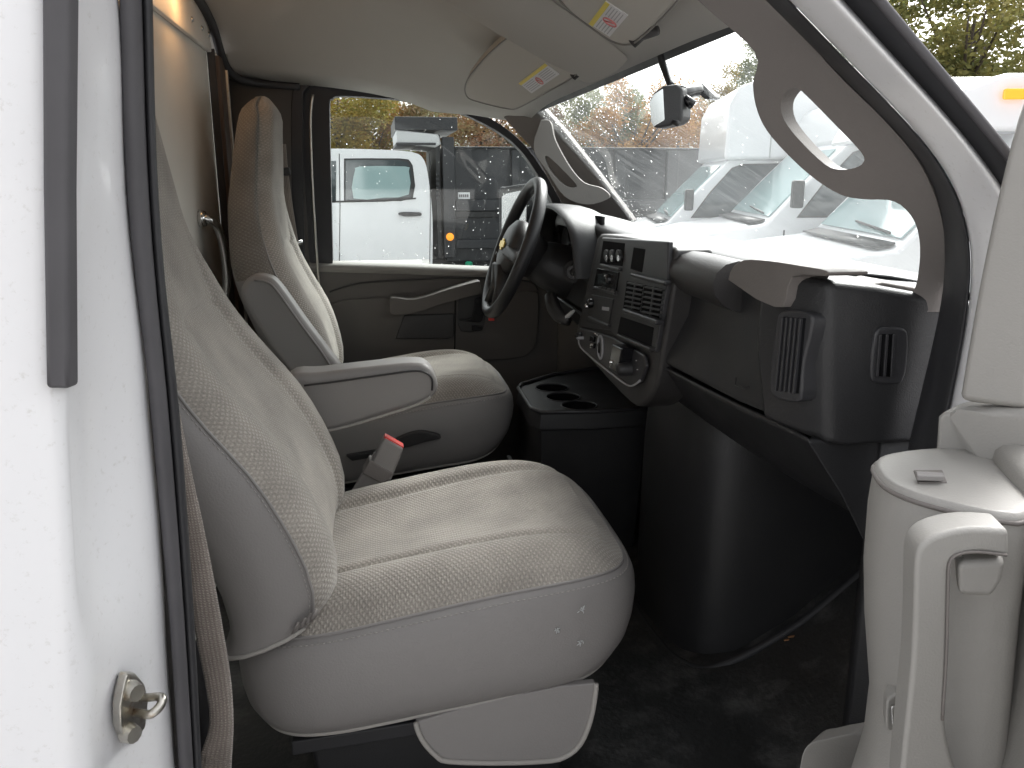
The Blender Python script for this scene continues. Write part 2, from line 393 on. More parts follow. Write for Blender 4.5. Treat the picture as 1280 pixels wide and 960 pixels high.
# main door seal, a wide band and an inner lip
def vstrip(name, left, right, Y0, Y1, bulge, m):
    R = []
    for r in [-80, 0, 100, 200, 300, 400, 480, 600, 720, 840, 960, 1080]:
        l_ = PY(lerp(left, r), r, Y0); q_ = PY(lerp(right, r), r, Y1); d = q_-l_
        R.append([l_+V((-.004, .02, 0)), l_, l_+d*.2+V((bulge*.8, -bulge, 0)), l_+d*.5+V((bulge, -bulge*1.1, 0)), l_+d*.8+V((bulge*.8, -bulge*.7, 0)), q_, q_+V((-.004, .03, 0))])
    return obj(name, loft(R, cap=True), m, van, sub=1)
sl = [(-80, 144), (0, 147), (160, 151), (200, 153), (300, 161), (400, 173), (480, 184), (600, 194), (720, 206), (840, 215), (960, 222), (1080, 230)]
sm = [(-80, 174), (0, 177), (160, 181), (200, 183), (300, 189), (400, 198), (480, 207), (600, 217), (720, 226), (840, 234), (960, 241), (1080, 248)]
sr = [(-80, 185), (0, 189), (160, 191), (200, 193), (300, 199), (400, 209), (480, 220), (600, 230), (720, 238), (840, 245), (960, 250), (1080, 256)]
vstrip('door_seal', sl, sm, .795, .815, .007, 'rubber_grey')
vstrip('seal_lip', sm, sr, .812, .83, .006, 'rubber')
# inner trim of the pillar behind the seal
obj('pillar_inner_trim', loft([[V((-.225, .845, z)), V((-.27, .9, z)), V((-.46, .92, z))] for z in (FLOOR, 1.3, 2.05)], closed=False), 'trim_dark', van)
# door striker: base plate, bolt heads, wire loop
st = PY(170, 880, .735); st.x += .003
stk = tag(link(bpy.data.objects.new('door_striker', None), van)); stk.location = V((0, 0, 0))
def on_strk(px, py, up): p = PY(px, py, .735); return V((st.x-.004+up, p.y + (px-165)*.0004, p.z))
Y3 = .735
def jx(p): return V(p)
bm = nb()
ol = [PY(148, 838, .722), PY(160, 838, .745), PY(170, 850, .765), PY(176, 870, .770), PY(172, 905, .765), PY(158, 922, .745), PY(146, 922, .722), PY(140, 905, .708), PY(139, 878, .708), PY(144, 858, .714)]
bm = prism(ol, (.010, -.008, 0)); sp = obj('striker_plate', bm, 'steel', van, bevel=.003, angle=40)
stk_children = []
for (px, py) in ((152, 856), (149, 908)):
    p = PY(px, py, .728)+V((.010, -.010, 0)); bm = tube_bm([p, p+V((.008, -.006, 0))], [.010, .008], 10); c = obj('bolt', bm, 'steel', sp, angle=40)
lp = smooth_path([PY(170, 873, .755), PY(185, 872, .735), PY(198, 871, .728), PY(203, 874, .722), PY(199, 884, .716), PY(188, 893, .712), PY(178, 892, .722), PY(160, 890, .742)], 5)
obj('striker_loop', tube_bm(lp, .0042, 8), 'steel', sp)
bpy.data.objects.remove(stk)

# ---- floor, toe board, sill
R = []
for y in [.80, .84, 1.0, 1.2, 1.45, 1.7, 2.1, 2.72]:
    zz = FLOOR-.02 if y < .82 else FLOOR
    R.append([V((x, y, zz+h)) for x, h in ((-.46, 0), (0, 0), (.4, 0), (.62, .002), (.72, .03), (.84, .11), (1.02, .28), (1.1, .42), (1.12, .66))])
obj('floor', loft(R, closed=False), 'mat_rubber', van, solid=.02)
# bead where the rubber mat meets the engine cover
obj('door_sill', prism([V((-.24, .70, .60)), V((.72, .70, .60)), V((.72, .845, .655)), V((-.24, .845, .655))], (0, 0, -.12)), 'paint', van, bevel=.01)
obj('rocker_panel', prism([V((-2.0, .63, .6)), V((.75, .70, .6)), V((.75, .72, .25)), V((-2.0, .65, .25))], (0, .06, 0)), 'paint', van, bevel=.01)

# ---- roof lining: drops towards the sides and towards the windscreen
zc = [(-.5, 2.105), (-.2, 2.10), (0, 2.08), (.15, 2.045), (.3, 1.975), (.4, 1.915), (.5, 1.855)]
def roofz(x, y, base=0):
    d = abs(y-YC); k = min(1, max(0, (d-.42)/.46))
    sd_ = .165 if y > YC else .10
    side = sd_ if x < .2 else sd_*(1-min(1, (x-.2)/.3)*.85)
    return slerp_tab(zc, x) - side*(k**2.2)
def roof_grid(dz, y0, y1, x0=-.46, x1=.485, nx=16, ny=28):
    return [[V((x0+(x1-x0)*i/nx, y0+(y1-y0)*j/ny, roofz(x0+(x1-x0)*i/nx, y0+(y1-y0)*j/ny)+dz)) for i in range(nx+1)] for j in range(ny+1)]
obj('headliner', loft(roof_grid(0, .88, 2.66), closed=False), 'headliner', van, solid=-.01)
obj('roof_skin', loft(roof_grid(.07, .74, 2.80, -2.0, .50), closed=False), 'paint', van)
for y in (.80, 2.72):
    obj('roof_rail', loft([[V((x, y-.07, 1.93+.05)), V((x, y+.07, 1.93+.05)), V((x, y+.07, 2.06)), V((x, y-.07, 2.12))] for x in (-.46, -.2, 0, .2)] +
        [[V((.36, y-.06, 1.88)), V((.36, y+.06, 1.88)), V((.36, y+.06, 1.97)), V((.36, y-.06, 2.0))]], cap=True), 'paint' if y < 1 else 'trim_dark', van, bevel=.01)
# rear of the cab: dark quarter trim behind the driver, wall behind
obj('rear_quarter_trim', loft([[V((-.46, 2.66, z)), V((-.36, 2.665, z)), V((-.235, 2.68, z)), V((-.205, 2.72, z))] for z in (FLOOR, 1.2, 1.6, 1.95)], closed=False), 'trim_dark', van, solid=.02)
obj('far_side_panel', prism([V((-2.0, 2.80, .3)), V((.75, 2.80, .3)), V((.75, 2.80, .62)), V((-.2, 2.80, .62)), V((-.2, 2.80, 2.1)), V((-2.0, 2.80, 2.1))], (0, .03, 0)), 'paint', van)
obj('far_roof_side', prism([V((-.25, 2.67, 1.94)), V((.36, 2.67, 1.93)), V((.36, 2.80, 1.97)), V((-.25, 2.80, 1.98))], (0, 0, .15)), 'paint', van)
# headliner edge moulding: the dark curved edge at the cab's rear
ed = smooth_path([V((-.40, 1.9, 2.10)), V((-.40, 2.2, 2.095)), V((-.395, 2.40, 2.06)), V((-.39, 2.52, 1.98)), V((-.37, 2.60, 1.945)), V((-.30, 2.65, 1.935)), V((-.2, 2.66, 1.93))], 5)
obj('edge_moulding', tube_bm(ed, .012, 8), 'rubber', van)

# ---- front: hood, cowl, firewall
obj('firewall', prism([V((1.14, .74, .5)), V((1.14, 2.79, .5)), V((1.14, 2.79, 1.42)), V((1.14, .74, 1.42))], (.03, 0, 0)), 'paint', van)
hr = []
for y in (.70, .76, 1.0, 1.4, 1.76, 2.1, 2.5, 2.76, 2.82):
    e = abs(y-YC)/1.06; dz = -.10*e**6 - .02*e*e
    hr.append([V((x, y, z+dz)) for x, z in ((.80, 1.40), (1.0, 1.385), (1.3, 1.33), (1.6, 1.24), (1.78, 1.14), (1.84, .95), (1.84, .45))])
obj('hood', loft(hr, closed=False), 'paint', van, sub=1, solid=.02)
for y in (.70, 2.80):
    obj('fender', prism([V((.70, y, .3)), V((1.84, y, .4)), V((1.80, y, 1.12)), V((1.3, y, 1.25)), V((.72, y, 1.34))], (0, .02, 0)), 'paint', van, bevel=.008)

obj('firewall_lining', prism([V((1.10, .86, 1.0)), V((1.10, 2.66, 1.0)), V((1.10, 2.66, 1.40)), V((1.10, .86, 1.40))], (.02, 0, 0)), 'mat_rubber', van)
obj('driver_kick_panel', prism([V((.60, 2.66, FLOOR)), V((1.12, 2.66, FLOOR)), V((1.12, 2.66, 1.46)), V((.60, 2.66, 1.46))], (0, .02, 0)), 'trim_dark', van)
obj('passenger_kick_trim', prism([V((.64, .925, FLOOR)), V((1.12, .925, FLOOR)), V((1.12, .925, 1.40)), V((.86, .925, 1.495)), V((.64, .925, 1.495))], (0, .02, 0)), 'plastic', van)
# ---- windscreen
def ws_x0(y): t = (y-YC)/.86; return .90-.07*t*t - (.05*max(0, (1.15-y)/.2) if y < 1.15 else 0)
def ws_x1(y): t = (y-YC)/.86; return .515-.05*t*t
def wsp(u, v):      # u across 0..1, v up 0..1
    y = .90+1.76*u; a = V((ws_x0(y), y, 1.50)); b = V((ws_x1(y), y, 1.885-.02*((y-YC)/.86)**2))
    p = a.lerp(b, v); p.x += .015*math.sin(math.pi*v); return p
NU, NV = 24, 10
rg = [[wsp(i/NU, j/NV) for i in range(NU+1)] for j in range(NV+1)]
uv = [[(1.76*i/NU, .55*j/NV) for i in range(NU+1)] for j in range(NV+1)]
wso = obj('windshield', loft(rg, closed=False, uv=uv), 'windshield', van)
# black border along the top edge, and the roof header behind it
obj('windshield_border', loft([[wsp(i/NU, 1.02)+V((-.004, 0, 0)) for i in range(NU+1)], [wsp(i/NU, .955)+V((-.006, 0, 0)) for i in range(NU+1)]], closed=False), 'rubber', van)
obj('cowl', loft([[wsp(i/NU, .03)+V((-.002, 0, 0)) for i in range(NU+1)], [V((wsp(i/NU, 0).x+.05, .9+1.76*i/NU, 1.44)) for i in range(NU+1)], [V((1.2, .9+1.76*i/NU, 1.40)) for i in range(NU+1)]], closed=False), 'rubber', van)
# rain
def drops(name, pts, nrm, parent, lab=None):
    bm = nb()
    for p, r in pts:
        n_ = nrm.normalized(); a = n_.cross(V((0, 0, 1))).normalized(); b = n_.cross(a)
        c = bm.verts.new(p+n_*r*.55); R1 = []; R2 = []
        sq = random.uniform(.8, 1.25)
        for k in range(6):
            t = k*math.pi/3
            R1.append(bm.verts.new(p + (a*math.cos(t)*sq + b*math.sin(t))*r)); R2.append(bm.verts.new(p + (a*math.cos(t)*sq + b*math.sin(t))*r*.65 + n_*r*.42))
        for k in range(6):
            q = (k+1) % 6; bm.faces.new((R1[k], R1[q], R2[q], R2[k])); bm.faces.new((R2[k], R2[q], c))
        bm.faces.new(R1[::-1])
    o = obj(name, bm, 'drop', parent, fix=True); o['kind'] = 'stuff'; return o
n_ws = (wsp(.5, .5)-wsp(.5, .4)).cross(wsp(.6, .5)-wsp(.5, .5)); n_ws = n_ws if n_ws.x > 0 else -n_ws
pts = []
for _ in range(2300):          # unwiped margins: far side, top, and a few in the swept fan
    k = random.random()
    if k < .55: u = 1-abs(random.gauss(0, .07))-.01; v = random.random(); 
    elif k < .93: u = random.uniform(.3, 1); v = 1-abs(random.gauss(0, .14))-.05
    else: u = random.random(); v = random.random()
    if not (0 < u < 1 and 0 < v < .95): continue
    pts.append((wsp(u, v)+n_ws.normalized()*.004, random.choice((.0009, .001, .0012, .0015, .002, .003))*random.uniform(.6, 1.2)))
drops('rain_drops', pts, n_ws, van)

# ---- near front pillar: painted outer strip, seal, inner trim with grab handle
NP = [(-40, 0), (80, 1), (150, 2), (215, 3), (270, 4), (330, 5), (400, 6), (490, 7), (590, 8), (690, 9), (820, 10)]
wi = [(945, -40), (1060, 80), (1130, 150), (1180, 212), (1205, 270), (1213, 330), (1207, 400), (1190, 490), (1168, 590), (1150, 690), (1128, 820)]
wo = [(1012, -40), (1122, 80), (1186, 150), (1238, 215), (1274, 270), (1290, 330), (1290, 400), (1280, 490), (1260, 590), (1240, 690), (1220, 820)]
to = [(915, -40), (1035, 80), (1105, 150), (1150, 205), (1175, 265), (1182, 330), (1172, 400), (1150, 490), (1126, 590), (1108, 690), (1086, 820)]
def col(lst, Y): return [PY(x, y, Y) for x, y in lst]
A, B = col(wi, .80), col(wo, .735)
rings = [[a+V((.028, .03, 0)), a, a.lerp(b, .25)+V((0, -.012, .0)), a.lerp(b, .6)+V((0, -.012, 0)), b, b+V((.03, .03, .0))] for a, b in zip(A, B)]
obj('front_pillar', loft(rings, closed=False), 'paint', van, sub=2)
C, D = col(to, .875), col(wi, .805)
rings = [[c+V((.018, .02, 0)), c, c.lerp(d, .25)+V((-.004, -.012, 0)), c.lerp(d, .48)+V((0, -.002, 0)), c.lerp(d, .7)+V((-.003, -.010, 0)), d+V((0, -.003, 0)), d+V((.018, .02, 0))] for c, d in zip(C, D)]
obj('pillar_seal', loft(rings, closed=False), 'rubber', van, sub=2)
# outer window channel on the pillar's far edge: black band, bright lip
o1 = [(1040, -40), (1150, 87), (1222, 172), (1262, 232), (1285, 285)]; o2 = [(1066, -40), (1172, 87), (1243, 172), (1272, 210), (1300, 250)]
A, B = col(o1, .74), col(o2, .725)
obj('window_channel', loft([[a+V((0, .03, 0)), a+V((0, -.004, 0)), a.lerp(b, .5)+V((-.002, -.010, 0)), b, b+V((.01, .03, 0))] for a, b in zip(A, B)], closed=False), 'rubber', van, sub=1)
A = col(o2, .722); obj('channel_lip', tube_bm(smooth_path(A, 4), .0045, 8), 'rubber_grey', van)
# inner trim with the grab-handle slot
outer = [(870, -60), (915, -60), (1035, 80), (1105, 150), (1150, 205), (1175, 265), (1182, 330), (1175, 390)]
inner = [(1136, 390), (1138, 372), (1146, 352), (1150, 310), (1142, 275), (1118, 252), (1080, 249), (1050, 243), (1010, 217), (965, 172), (947, 140), (941, 105), (944, 66), (885, 12), (840, -30)]
hole = [(984, 113), (992, 110), (1002, 114), (1040, 152), (1076, 190), (1079, 203), (1068, 210), (1050, 212), (1032, 206), (1002, 178), (980, 150), (976, 128)]
def dense(lst, n=4): return [(q.x, q.y) for q in smooth_path([V((a, b, 0)) for a, b in lst], n)]
pA, pB, pC = PY(1035, 80, .885), PY(1182, 330, .885), PY(1000, 210, .965)
pn_ = (pB-pA).cross(pC-pA)
def trim_pt(q, r):
    t = min(1, max(0, (q[1]-330)/120)); a = PP(q[0], q[1], pA, pn_); b = PY(q[0], q[1], .90)
    return a.lerp(b, t*t*(3-2*t))
h3 = [(q.x, q.y) for q in smooth_path([V((a, b, 0)) for a, b in hole], 3, True)]
tr = obj('pillar_trim', prism2(dense(outer) + dense(inner), trim_pt, (.022, .012, 0), [h3]), 'taupe', van, bevel=.008, seg=4, angle=50)
tag(tr, 'taupe pillar trim with a slotted grab handle')

# ---- far front pillar trim with its grab handle
ol = [PY(x, y, Y) for x, y, Y in ((628, 146, 2.62), (672, 128, 2.52), (700, 158, 2.53), (745, 214, 2.55), (792, 276, 2.58), (770, 288, 2.6), (735, 275, 2.62), (706, 262, 2.63), (680, 215, 2.63), (664, 185, 2.63))]
obj('far_pillar_trim', prism(ol, (.03, .05, 0)), 'taupe', van, bevel=.006, angle=40)
hn = [(x, y, 2.49) for x, y in dense([(676, 150), (688, 152), (694, 175), (712, 208), (730, 228), (752, 235), (762, 247), (735, 256), (706, 246), (684, 215), (668, 190), (668, 172)], 4)]
hh = [(q.x, q.y, 2.49) for q in smooth_path([V((a, b, 0)) for a, b in ((681, 196), (690, 200), (716, 226), (720, 234), (706, 232), (688, 214))], 3, True)]
obj('far_grab_handle', prism2(hn, lambda q, r: PY(*q), (.012, .035, 0), [hh]), 'trim_grey', van, bevel=.005, angle=50)
ol = [PY(x, y, 2.64) for x, y in ((700, 248), (738, 244), (745, 280), (700, 300))]
obj('mirror_sail', prism(ol, (.01, .02, 0)), 'plastic', van, bevel=.005)

# ================================================================== PARTITION BEHIND THE SEATS
XP = -.42
part = thing('partition_wall', 'pale painted steel partition with a sliding door behind the seats', 'partition', (XP, 1.7, FLOOR))
obj('panel', prism([V((XP, .9, FLOOR)), V((XP, 2.44, FLOOR)), V((XP, 2.44, 2.10)), V((XP, .9, 2.10))], (-.02, 0, 0)), 'partition', part, bevel=.002)
obj('upper_rail', prism([V((XP+.002, .9, 1.99)), V((XP+.002, 2.44, 1.99)), V((XP+.002, 2.44, 2.10)), V((XP+.002, .9, 2.10))], (.012, 0, 0)), 'partition', part, bevel=.003)
for y in (2.20, 2.32, 2.41):
    obj('rivet', tube_bm([V((XP+.014, y, 2.03)), V((XP+.018, y, 2.03))], [.008, .005], 10), 'chrome', part)
obj('door_edge_rail', prism([V((XP, 2.455, FLOOR)), V((XP, 2.535, FLOOR)), V((XP, 2.535, 1.985)), V((XP, 2.455, 1.985))], (.03, 0, 0)), 'rail_brown', part, bevel=.004)
obj('rail_trim', prism([V((XP, 2.538, FLOOR)), V((XP, 2.552, FLOOR)), V((XP, 2.552, 2.0)), V((XP, 2.538, 2.0))], (.036, 0, 0)), 'steel', part, bevel=.002)
obj('rail_trim', prism([V((XP, 2.444, FLOOR)), V((XP, 2.452, FLOOR)), V((XP, 2.452, 2.0)), V((XP, 2.444, 2.0))], (.02, 0, 0)), 'rubber', part, bevel=.002)
obj('side_return', prism([V((XP, 2.556, FLOOR)), V((XP, 2.68, FLOOR)), V((XP, 2.68, 2.1)), V((XP, 2.556, 2.1))], (-.02, 0, 0)), 'partition', part)
h0 = PX(257, 272, XP+.005)
hp = smooth_path([h0+V((0, -.06, 0)), h0+V((.02, -.055, -.004)), h0+V((.036, -.035, -.03)), h0+V((.042, -.02, -.09)), h0+V((.040, -.015, -.17)), h0+V((.02, -.02, -.24)), h0+V((0, -.03, -.25))], 6)
hd = obj('pull_handle', tube_bm(hp, .011, 10), 'chrome', part)
obj('handle_mount', tube_bm([h0+V((-.004, -.06, 0)), h0+V((.012, -.06, 0))], [.022, .018], 12), 'chrome', hd)

lamp = thing('cab_lamp', 'warm roof lamp glowing on the partition top', 'lamp', (-.36, 2.02, 2.085))
obj('lens', tube_bm([V((-.355, 2.02, 2.088)), V((-.355, 2.02, 2.070)), V((-.355, 2.02, 2.062))], [.04, .038, .02], 18), 'lamp_lens', lamp, angle=40)
obj('bezel', tube_bm([V((-.355+.045*math.cos(t*.3142), 2.02+.045*math.sin(t*.3142), 2.086)) for t in range(21)], .006, 6), 'trim_grey', lamp)
ld = bpy.data.lights.new('lamp_bulb', 'POINT'); ld.energy = .09; ld.color = (1, .55, .25); ld.shadow_soft_size = .03
lo = bpy.data.objects.new('lamp_bulb', ld); lo.location = (-.35, 2.02, 2.04); link(lo, lamp)

# ================================================================== SEATS
def make_seat(name, label, group, yc, dx, dz, tilt, arm, near=-1, bs=1.0):
    """near: sign of the y side that faces the doorway"""
    T = thing(name, label, 'seat', (.05+dx, yc, FLOOR), group)
    xc, a, b, n = .085+dx, .305, .262, 4.8
    def out(t, s=1):
        c, q = math.cos(t), math.sin(t)
        return xc + s*a*math.copysign(abs(c)**(2/n), c), yc + s*b*math.copysign(abs(q)**(2/n), q)
    zs_t = [(-.22, 1.0), (-.17, 1.008), (-.1, 1.018), (0, 1.035), (.1, 1.052), (.2, 1.066), (.3, 1.073), (.36, 1.070), (.40, 1.060)]
    zb_t = [(-.22, .852), (-.17, .842), (-.1, .846), (.0, .858), (.2, .882), (.30, .894), (.36, .925), (.385, .965), (.40, .99)]
    zs = lambda x: slerp_tab(zs_t, x-dx)+dz; zb = lambda x: slerp_tab(zb_t, x-dx)+dz
    N = 160
    # fabric top
    rings = []; uv = []
    for s in [1, .99, .975, .955] + [.93-.92*i/46 for i in range(47)]:
        r = []; u = []
        for k in range(N):
            x, y = out(2*math.pi*k/N, s); v = (y-yc)/b
            h = .036*(1-s**7)
            fr = 1/(1+math.exp((x-dx-.33)/.03))
            g = sum(gauss(y-yc-q*.135-(.02*q*max(0, (x-dx)/.3)), .011) for q in (-1, 1))
            bol = .016*gauss(abs(v)-.75, .22) - .010*gauss(v, .35)
            h += (-.010*g + bol)*fr*(1-s**6) - .018*gauss(x-dx+.17, .07)*0
            r.append(V((x, y, zs(xc+(x-xc)/max(s, .3)*1.0 if s > .9 else x)+h))); u.append((x, y))
        rings.append(r); uv.append(u)
    cu = obj('cushion', loft(rings, cap='end', uv=uv), 'fabric', T)
    # vinyl sides
    rings = []
    for t, o in ((0, -.002), (.02, .003), (.10, .011), (.25, .017), (.45, .019), (.65, .017), (.8, .012), (.92, .002), (.98, -.010), (1, -.03)):
        r = []
        for k in range(N):
            th = 2*math.pi*k/N; x, y = out(th); d = V((x-xc, (y-yc), 0)); d = V((d.x/a, d.y/b, 0)).normalized()
            z = zs(x)*(1-t)+zb(x)*t
            r.append(V((x+d.x*o*1.1, y+d.y*o, z-(.001 if t == 0 else 0))))
        rings.append(r)
    sv = obj('cushion_cover', loft(rings, cap='end'), 'vinyl', T)
    seam = [rings[0][k] for k in range(N)]; seam.append(seam[0])
    obj('seam_piping', tube_bm([p+V((0, 0, .001)) for p in seam], .0026, 6, caps=False), 'vinyl', sv)
    st = obj('stitching', dashes([rings[2][k].lerp(rings[1][k], .6)+V((0, near*.0012, 0)) for k in range(N)]), 'thread', sv); st['kind'] = 'stuff'
    hem = [rings[8][k].lerp(rings[7][k], .3) for k in range(N)]; hem.append(hem[0])
    obj('hem', tube_bm(hem, .004, 6, caps=False), 'thread', sv)
    # seat base and risers
    obj('seat_base', prism([V((xc-.2, yc-.2, FLOOR)), V((xc+.2, yc-.2, FLOOR)), V((xc+.17, yc-.2, .85+dz)), V((xc-.22, yc-.2, .83+dz))], (0, .4, 0)), 'plastic', T, bevel=.01)
    for q in (-1, 1):
        obj('slide_rail', prism([V((xc-.24, yc+q*.215-.012, .80+dz)), V((xc+.22, yc+q*.215-.012, .83+dz)), V((xc+.22, yc+q*.215-.012, .855+dz)), V((xc-.24, yc+q*.215-.012, .825+dz))], (0, .024, 0)), 'rubber', T, bevel=.003)
    # ---- backrest in its own leaning frame
    H = V((-.09+dx, yc, 1.05+dz)); ct, sn = math.cos(tilt), math.sin(tilt)
    up = V((-sn, 0, ct)); nn = V((ct, 0, sn))
    nf = [(-.05, .0), (-.01, -.004), (0, .008), (.012, .02), (.06, .036), (.14, .038), (.234, .027), (.34, -.004), (.423, -.022), (.5, -.024), (.58, -.020), (.664, -.003), (.747, .014), (.80, .024), (.845, .006), (.853, -.004)]
    wt = [(-.05, .235), (0, .25), (.1, .258), (.2, .262), (.3, .262), (.38, .252), (.45, .232), (.52, .205), (.6, .178), (.7, .155), (.78, .138), (.82, .118), (.838, .092), (.845, .065), (.853, .022)]
    tt = [(-.05, .15), (0, .165), (.1, .165), (.3, .15), (.45, .13), (.6, .115), (.75, .10), (.81, .085), (.845, .03), (.853, .01)]
    ss = [-.01, -.005, .0, .012, .04, .08, .12, .16, .2, .24, .28, .32, .35, .37, .39, .41, .43, .445, .455, .465, .48, .5, .52, .54, .56, .57, .58, .59, .61, .64, .67, .7, .73, .76, .785, .805, .82, .832, .84, .845, .85, .853]
    vv = [-1, -.985, -.95, -.9, -.84, -.77, -.7, -.63, -.58, -.55, -.52, -.49, -.45, -.38, -.28, -.15, 0]; vv = vv + [-q for q in vv[-2::-1]]
    def pt(s, y, nrm): return H + up*(s*bs) + nn*nrm + V((0, y, 0))
    def front(s, v):
        w_ = slerp_tab(wt, s); f = slerp_tab(nf, s); e = abs(v)
        lo = 1/(1+math.exp((s-.50)/.03))
        edge = -.034*min(1, slerp_tab(tt, s)/.08)*max(0, (e-.72)/.28)**2.4
        ins = -.016/(1+math.exp((e-.52)/.04)) - .007*gauss(e-.53, .03)
        hl = -.016*e**3
        hseam = (-.006*gauss(s-.455+.03*e*e, .006) - .005*gauss(s-.585-.02*e, .006))*(1 if e < .62 else gauss(e-.62, .05))
        return pt(s, w_*v, f + edge + ins*lo + hl*(1-lo) + hseam)
    rings = [[front(s, v) for v in vv] for s in ss]; uv = [[(s, slerp_tab(wt, s)*v) for v in vv] for s in ss]
    bk = obj('backrest', loft(rings, closed=False, uv=uv), 'fabric', T)
    # sides and rear shell: vinyl below, fabric above
    def shell(s):
        L = front(s, -1); w_ = slerp_tab(wt, s); th = slerp_tab(tt, s); f = slerp_tab(nf, s)
        ks = min(1, th/.08); fe = f-.034*ks; dp = max(.004, th-.034*ks)
        r = [L + nn*(.0)]
        for q, o in ((.06, .006), (.2, .014), (.45, .017), (.7, .012), (.88, .0), (.97, -.018), (1, -.05)):
            r.append(pt(s, -w_-o*min(1, w_/.15), fe-dp*q))
        r += [V((p.x, 2*yc-p.y, p.z)) for p in r[::-1]]
        return r
    lowS = [s for s in ss if s <= .39]; hiS = [s for s in ss if s >= .39]
    def suv(S): return [[(s, .02*j) for j in range(16)] for s in S]
    sc = obj('backrest_cover', loft([shell(s) for s in lowS], closed=False, uv=suv(lowS)), 'vinyl', T)
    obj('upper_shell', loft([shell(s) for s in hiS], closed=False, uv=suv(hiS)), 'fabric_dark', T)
    for q in (-1, 1):
        pp = [front(s, q)+V((0, q*.001, 0)) for s in ss if s <= .8]
        obj('seam_piping', tube_bm(pp, .0025, 6), 'vinyl', bk)
    pth = [shell(s)[1].lerp(shell(s)[0], .35)+V((0, -.0012, 0)) for s in ss if s <= .40]
    st = obj('stitching', dashes(pth), 'thread', bk); st['kind'] = 'stuff'
    pth = [p+V((0, -.001, -.001)) for p in shell(-.008)[:8]]
    obj('hem', tube_bm(pth, .0035, 6), 'thread', sc)
    return T, H, up, nn, front, out, zs, zb

TILT = rad(20)
seatP, HP, upP, nnP, frP, outP, zsP, zbP = make_seat('passenger_seat', 'beige cloth passenger seat with grey vinyl sides in the open doorway', 'front bucket seats', 1.36, 0, 0, TILT, 'down')
seatD, HD, upD, nnD, frD, outD, zsD, zbD = make_seat('driver_seat', 'driver bucket seat behind the steering wheel, its armrest folded up', 'front bucket seats', 2.33, -.04, .035, rad(9.5), 'up', bs=.935)

# hanging storage flap under the near edge of the passenger seat
fl = [PY(x, y, 1.092) for x, y in dense([(520, 903), (522, 912), (530, 928), (545, 944), (560, 951), (620, 953), (680, 951), (705, 946), (725, 930), (738, 900), (744, 868), (745, 854)], 3)] + [PY(x, y, 1.10) for x, y in ((700, 858), (640, 870), (580, 885))]
fo = obj('side_valance', prism(fl, (0, .014, 0)), 'vinyl', seatP, bevel=.004)
obj('valance_piping', tube_bm([p+V((0, -.001, 0)) for p in fl[:-3]], .0042, 8), 'thread', fo)
# gathered gusset where back meets cushion
bm = nb()
for px, py, r in ((393, 768, .007), (386, 774, .006), (379, 779, .005), (370, 784, .004)):
    p = PY(px, py, 1.088); tube_bm([p+V((-.006, 0, -.009)), p+V((.0, -.004, .0)), p+V((.004, 0, .008))], [r*.5, r, r*.6], 8, bm, flat=(1, .55))
obj('gusset', bm, 'taupe', seatP)
# scuffs with exposed foam on the cushion side
for (px, py) in ((727, 762), (697, 787), (726, 802)):
    bm = nb(); p = PY(px, py, 1.0815)
    for k in range(9):
        an = random.uniform(0, 6.3); L = random.uniform(.003, .006); q = p+V((random.uniform(-.003, .003), 0, random.uniform(-.003, .003)))
        tube_bm([q, q+V((math.cos(an)*L*.5, -.0012, math.sin(an)*L*.5)), q+V((math.cos(an)*L, -.0005, math.sin(an)*L))], [.0006, .0008, .0004], 5, bm)
    bmesh.ops.translate(bm, verts=bm.verts[:], vec=(0, 0, 0)); obj('torn_foam', bm, M['tarp'], seatP)
# armrest of the passenger seat, lowered
def armrest(T, pts, y0, th, m='vinyl'):
    ol = smooth_path(pts, 4, True)
    o = obj('armrest', prism([V((p.x, y0, p.z)) for p in ol], (0, th, 0)), m, T, bevel=.016, seg=4, angle=60)
    return o, ol
ar, ol = armrest(seatP, [PY(x, y, 1.66) for x, y in ((360, 472), (400, 466), (460, 459), (515, 454), (535, 458), (546, 474), (546, 490), (532, 503), (500, 514), (460, 526), (425, 537), (380, 545), (350, 520))], 1.655, .085)
sx = [PY(x, y, 1.652) for x, y in ((380, 482), (420, 477), (470, 470), (515, 464), (532, 466), (540, 474), (540, 488))]
obj('armrest_seam', tube_bm(smooth_path(sx, 4), .0022, 6), 'plastic_soft', ar)
sx = [PY(x, y, 1.652) for x, y in ((538, 496), (520, 506), (480, 519), (430, 534), (400, 540))]
obj('armrest_piping', tube_bm(smooth_path(sx, 4), .003, 6), 'thread', ar)
ar, ol = armrest(seatD, [PY(x, y, 2.03) for x, y in ((304, 372), (307, 352), (318, 343), (335, 344), (350, 354), (380, 396), (410, 436), (428, 462), (418, 485), (380, 490), (365, 466), (330, 418))], 2.0, .075)
sx = [PY(x, y, 1.998) for x, y in ((318, 350), (332, 352), (345, 362), (375, 404), (402, 440), (418, 466))]
obj('armrest_seam', tube_bm(smooth_path(sx, 4), .003, 6), 'vinyl', ar)
# recliner lever and slide bar on the driver seat
lv = [PY(x, y, 2.03) for x, y in ((487, 556), (505, 545), (525, 540), (545, 543), (551, 548), (530, 553), (505, 560))]
obj('recline_lever', prism(smooth_path(lv, 3, True), (0, .02, 0)), 'plastic_soft', seatD, bevel=.005)
lv = [PY(x, y, 2.03) for x, y in ((432, 570), (470, 564), (474, 571), (440, 577))]
obj('slide_lever', prism(lv, (0, .02, 0)), 'plastic', seatD, bevel=.004)

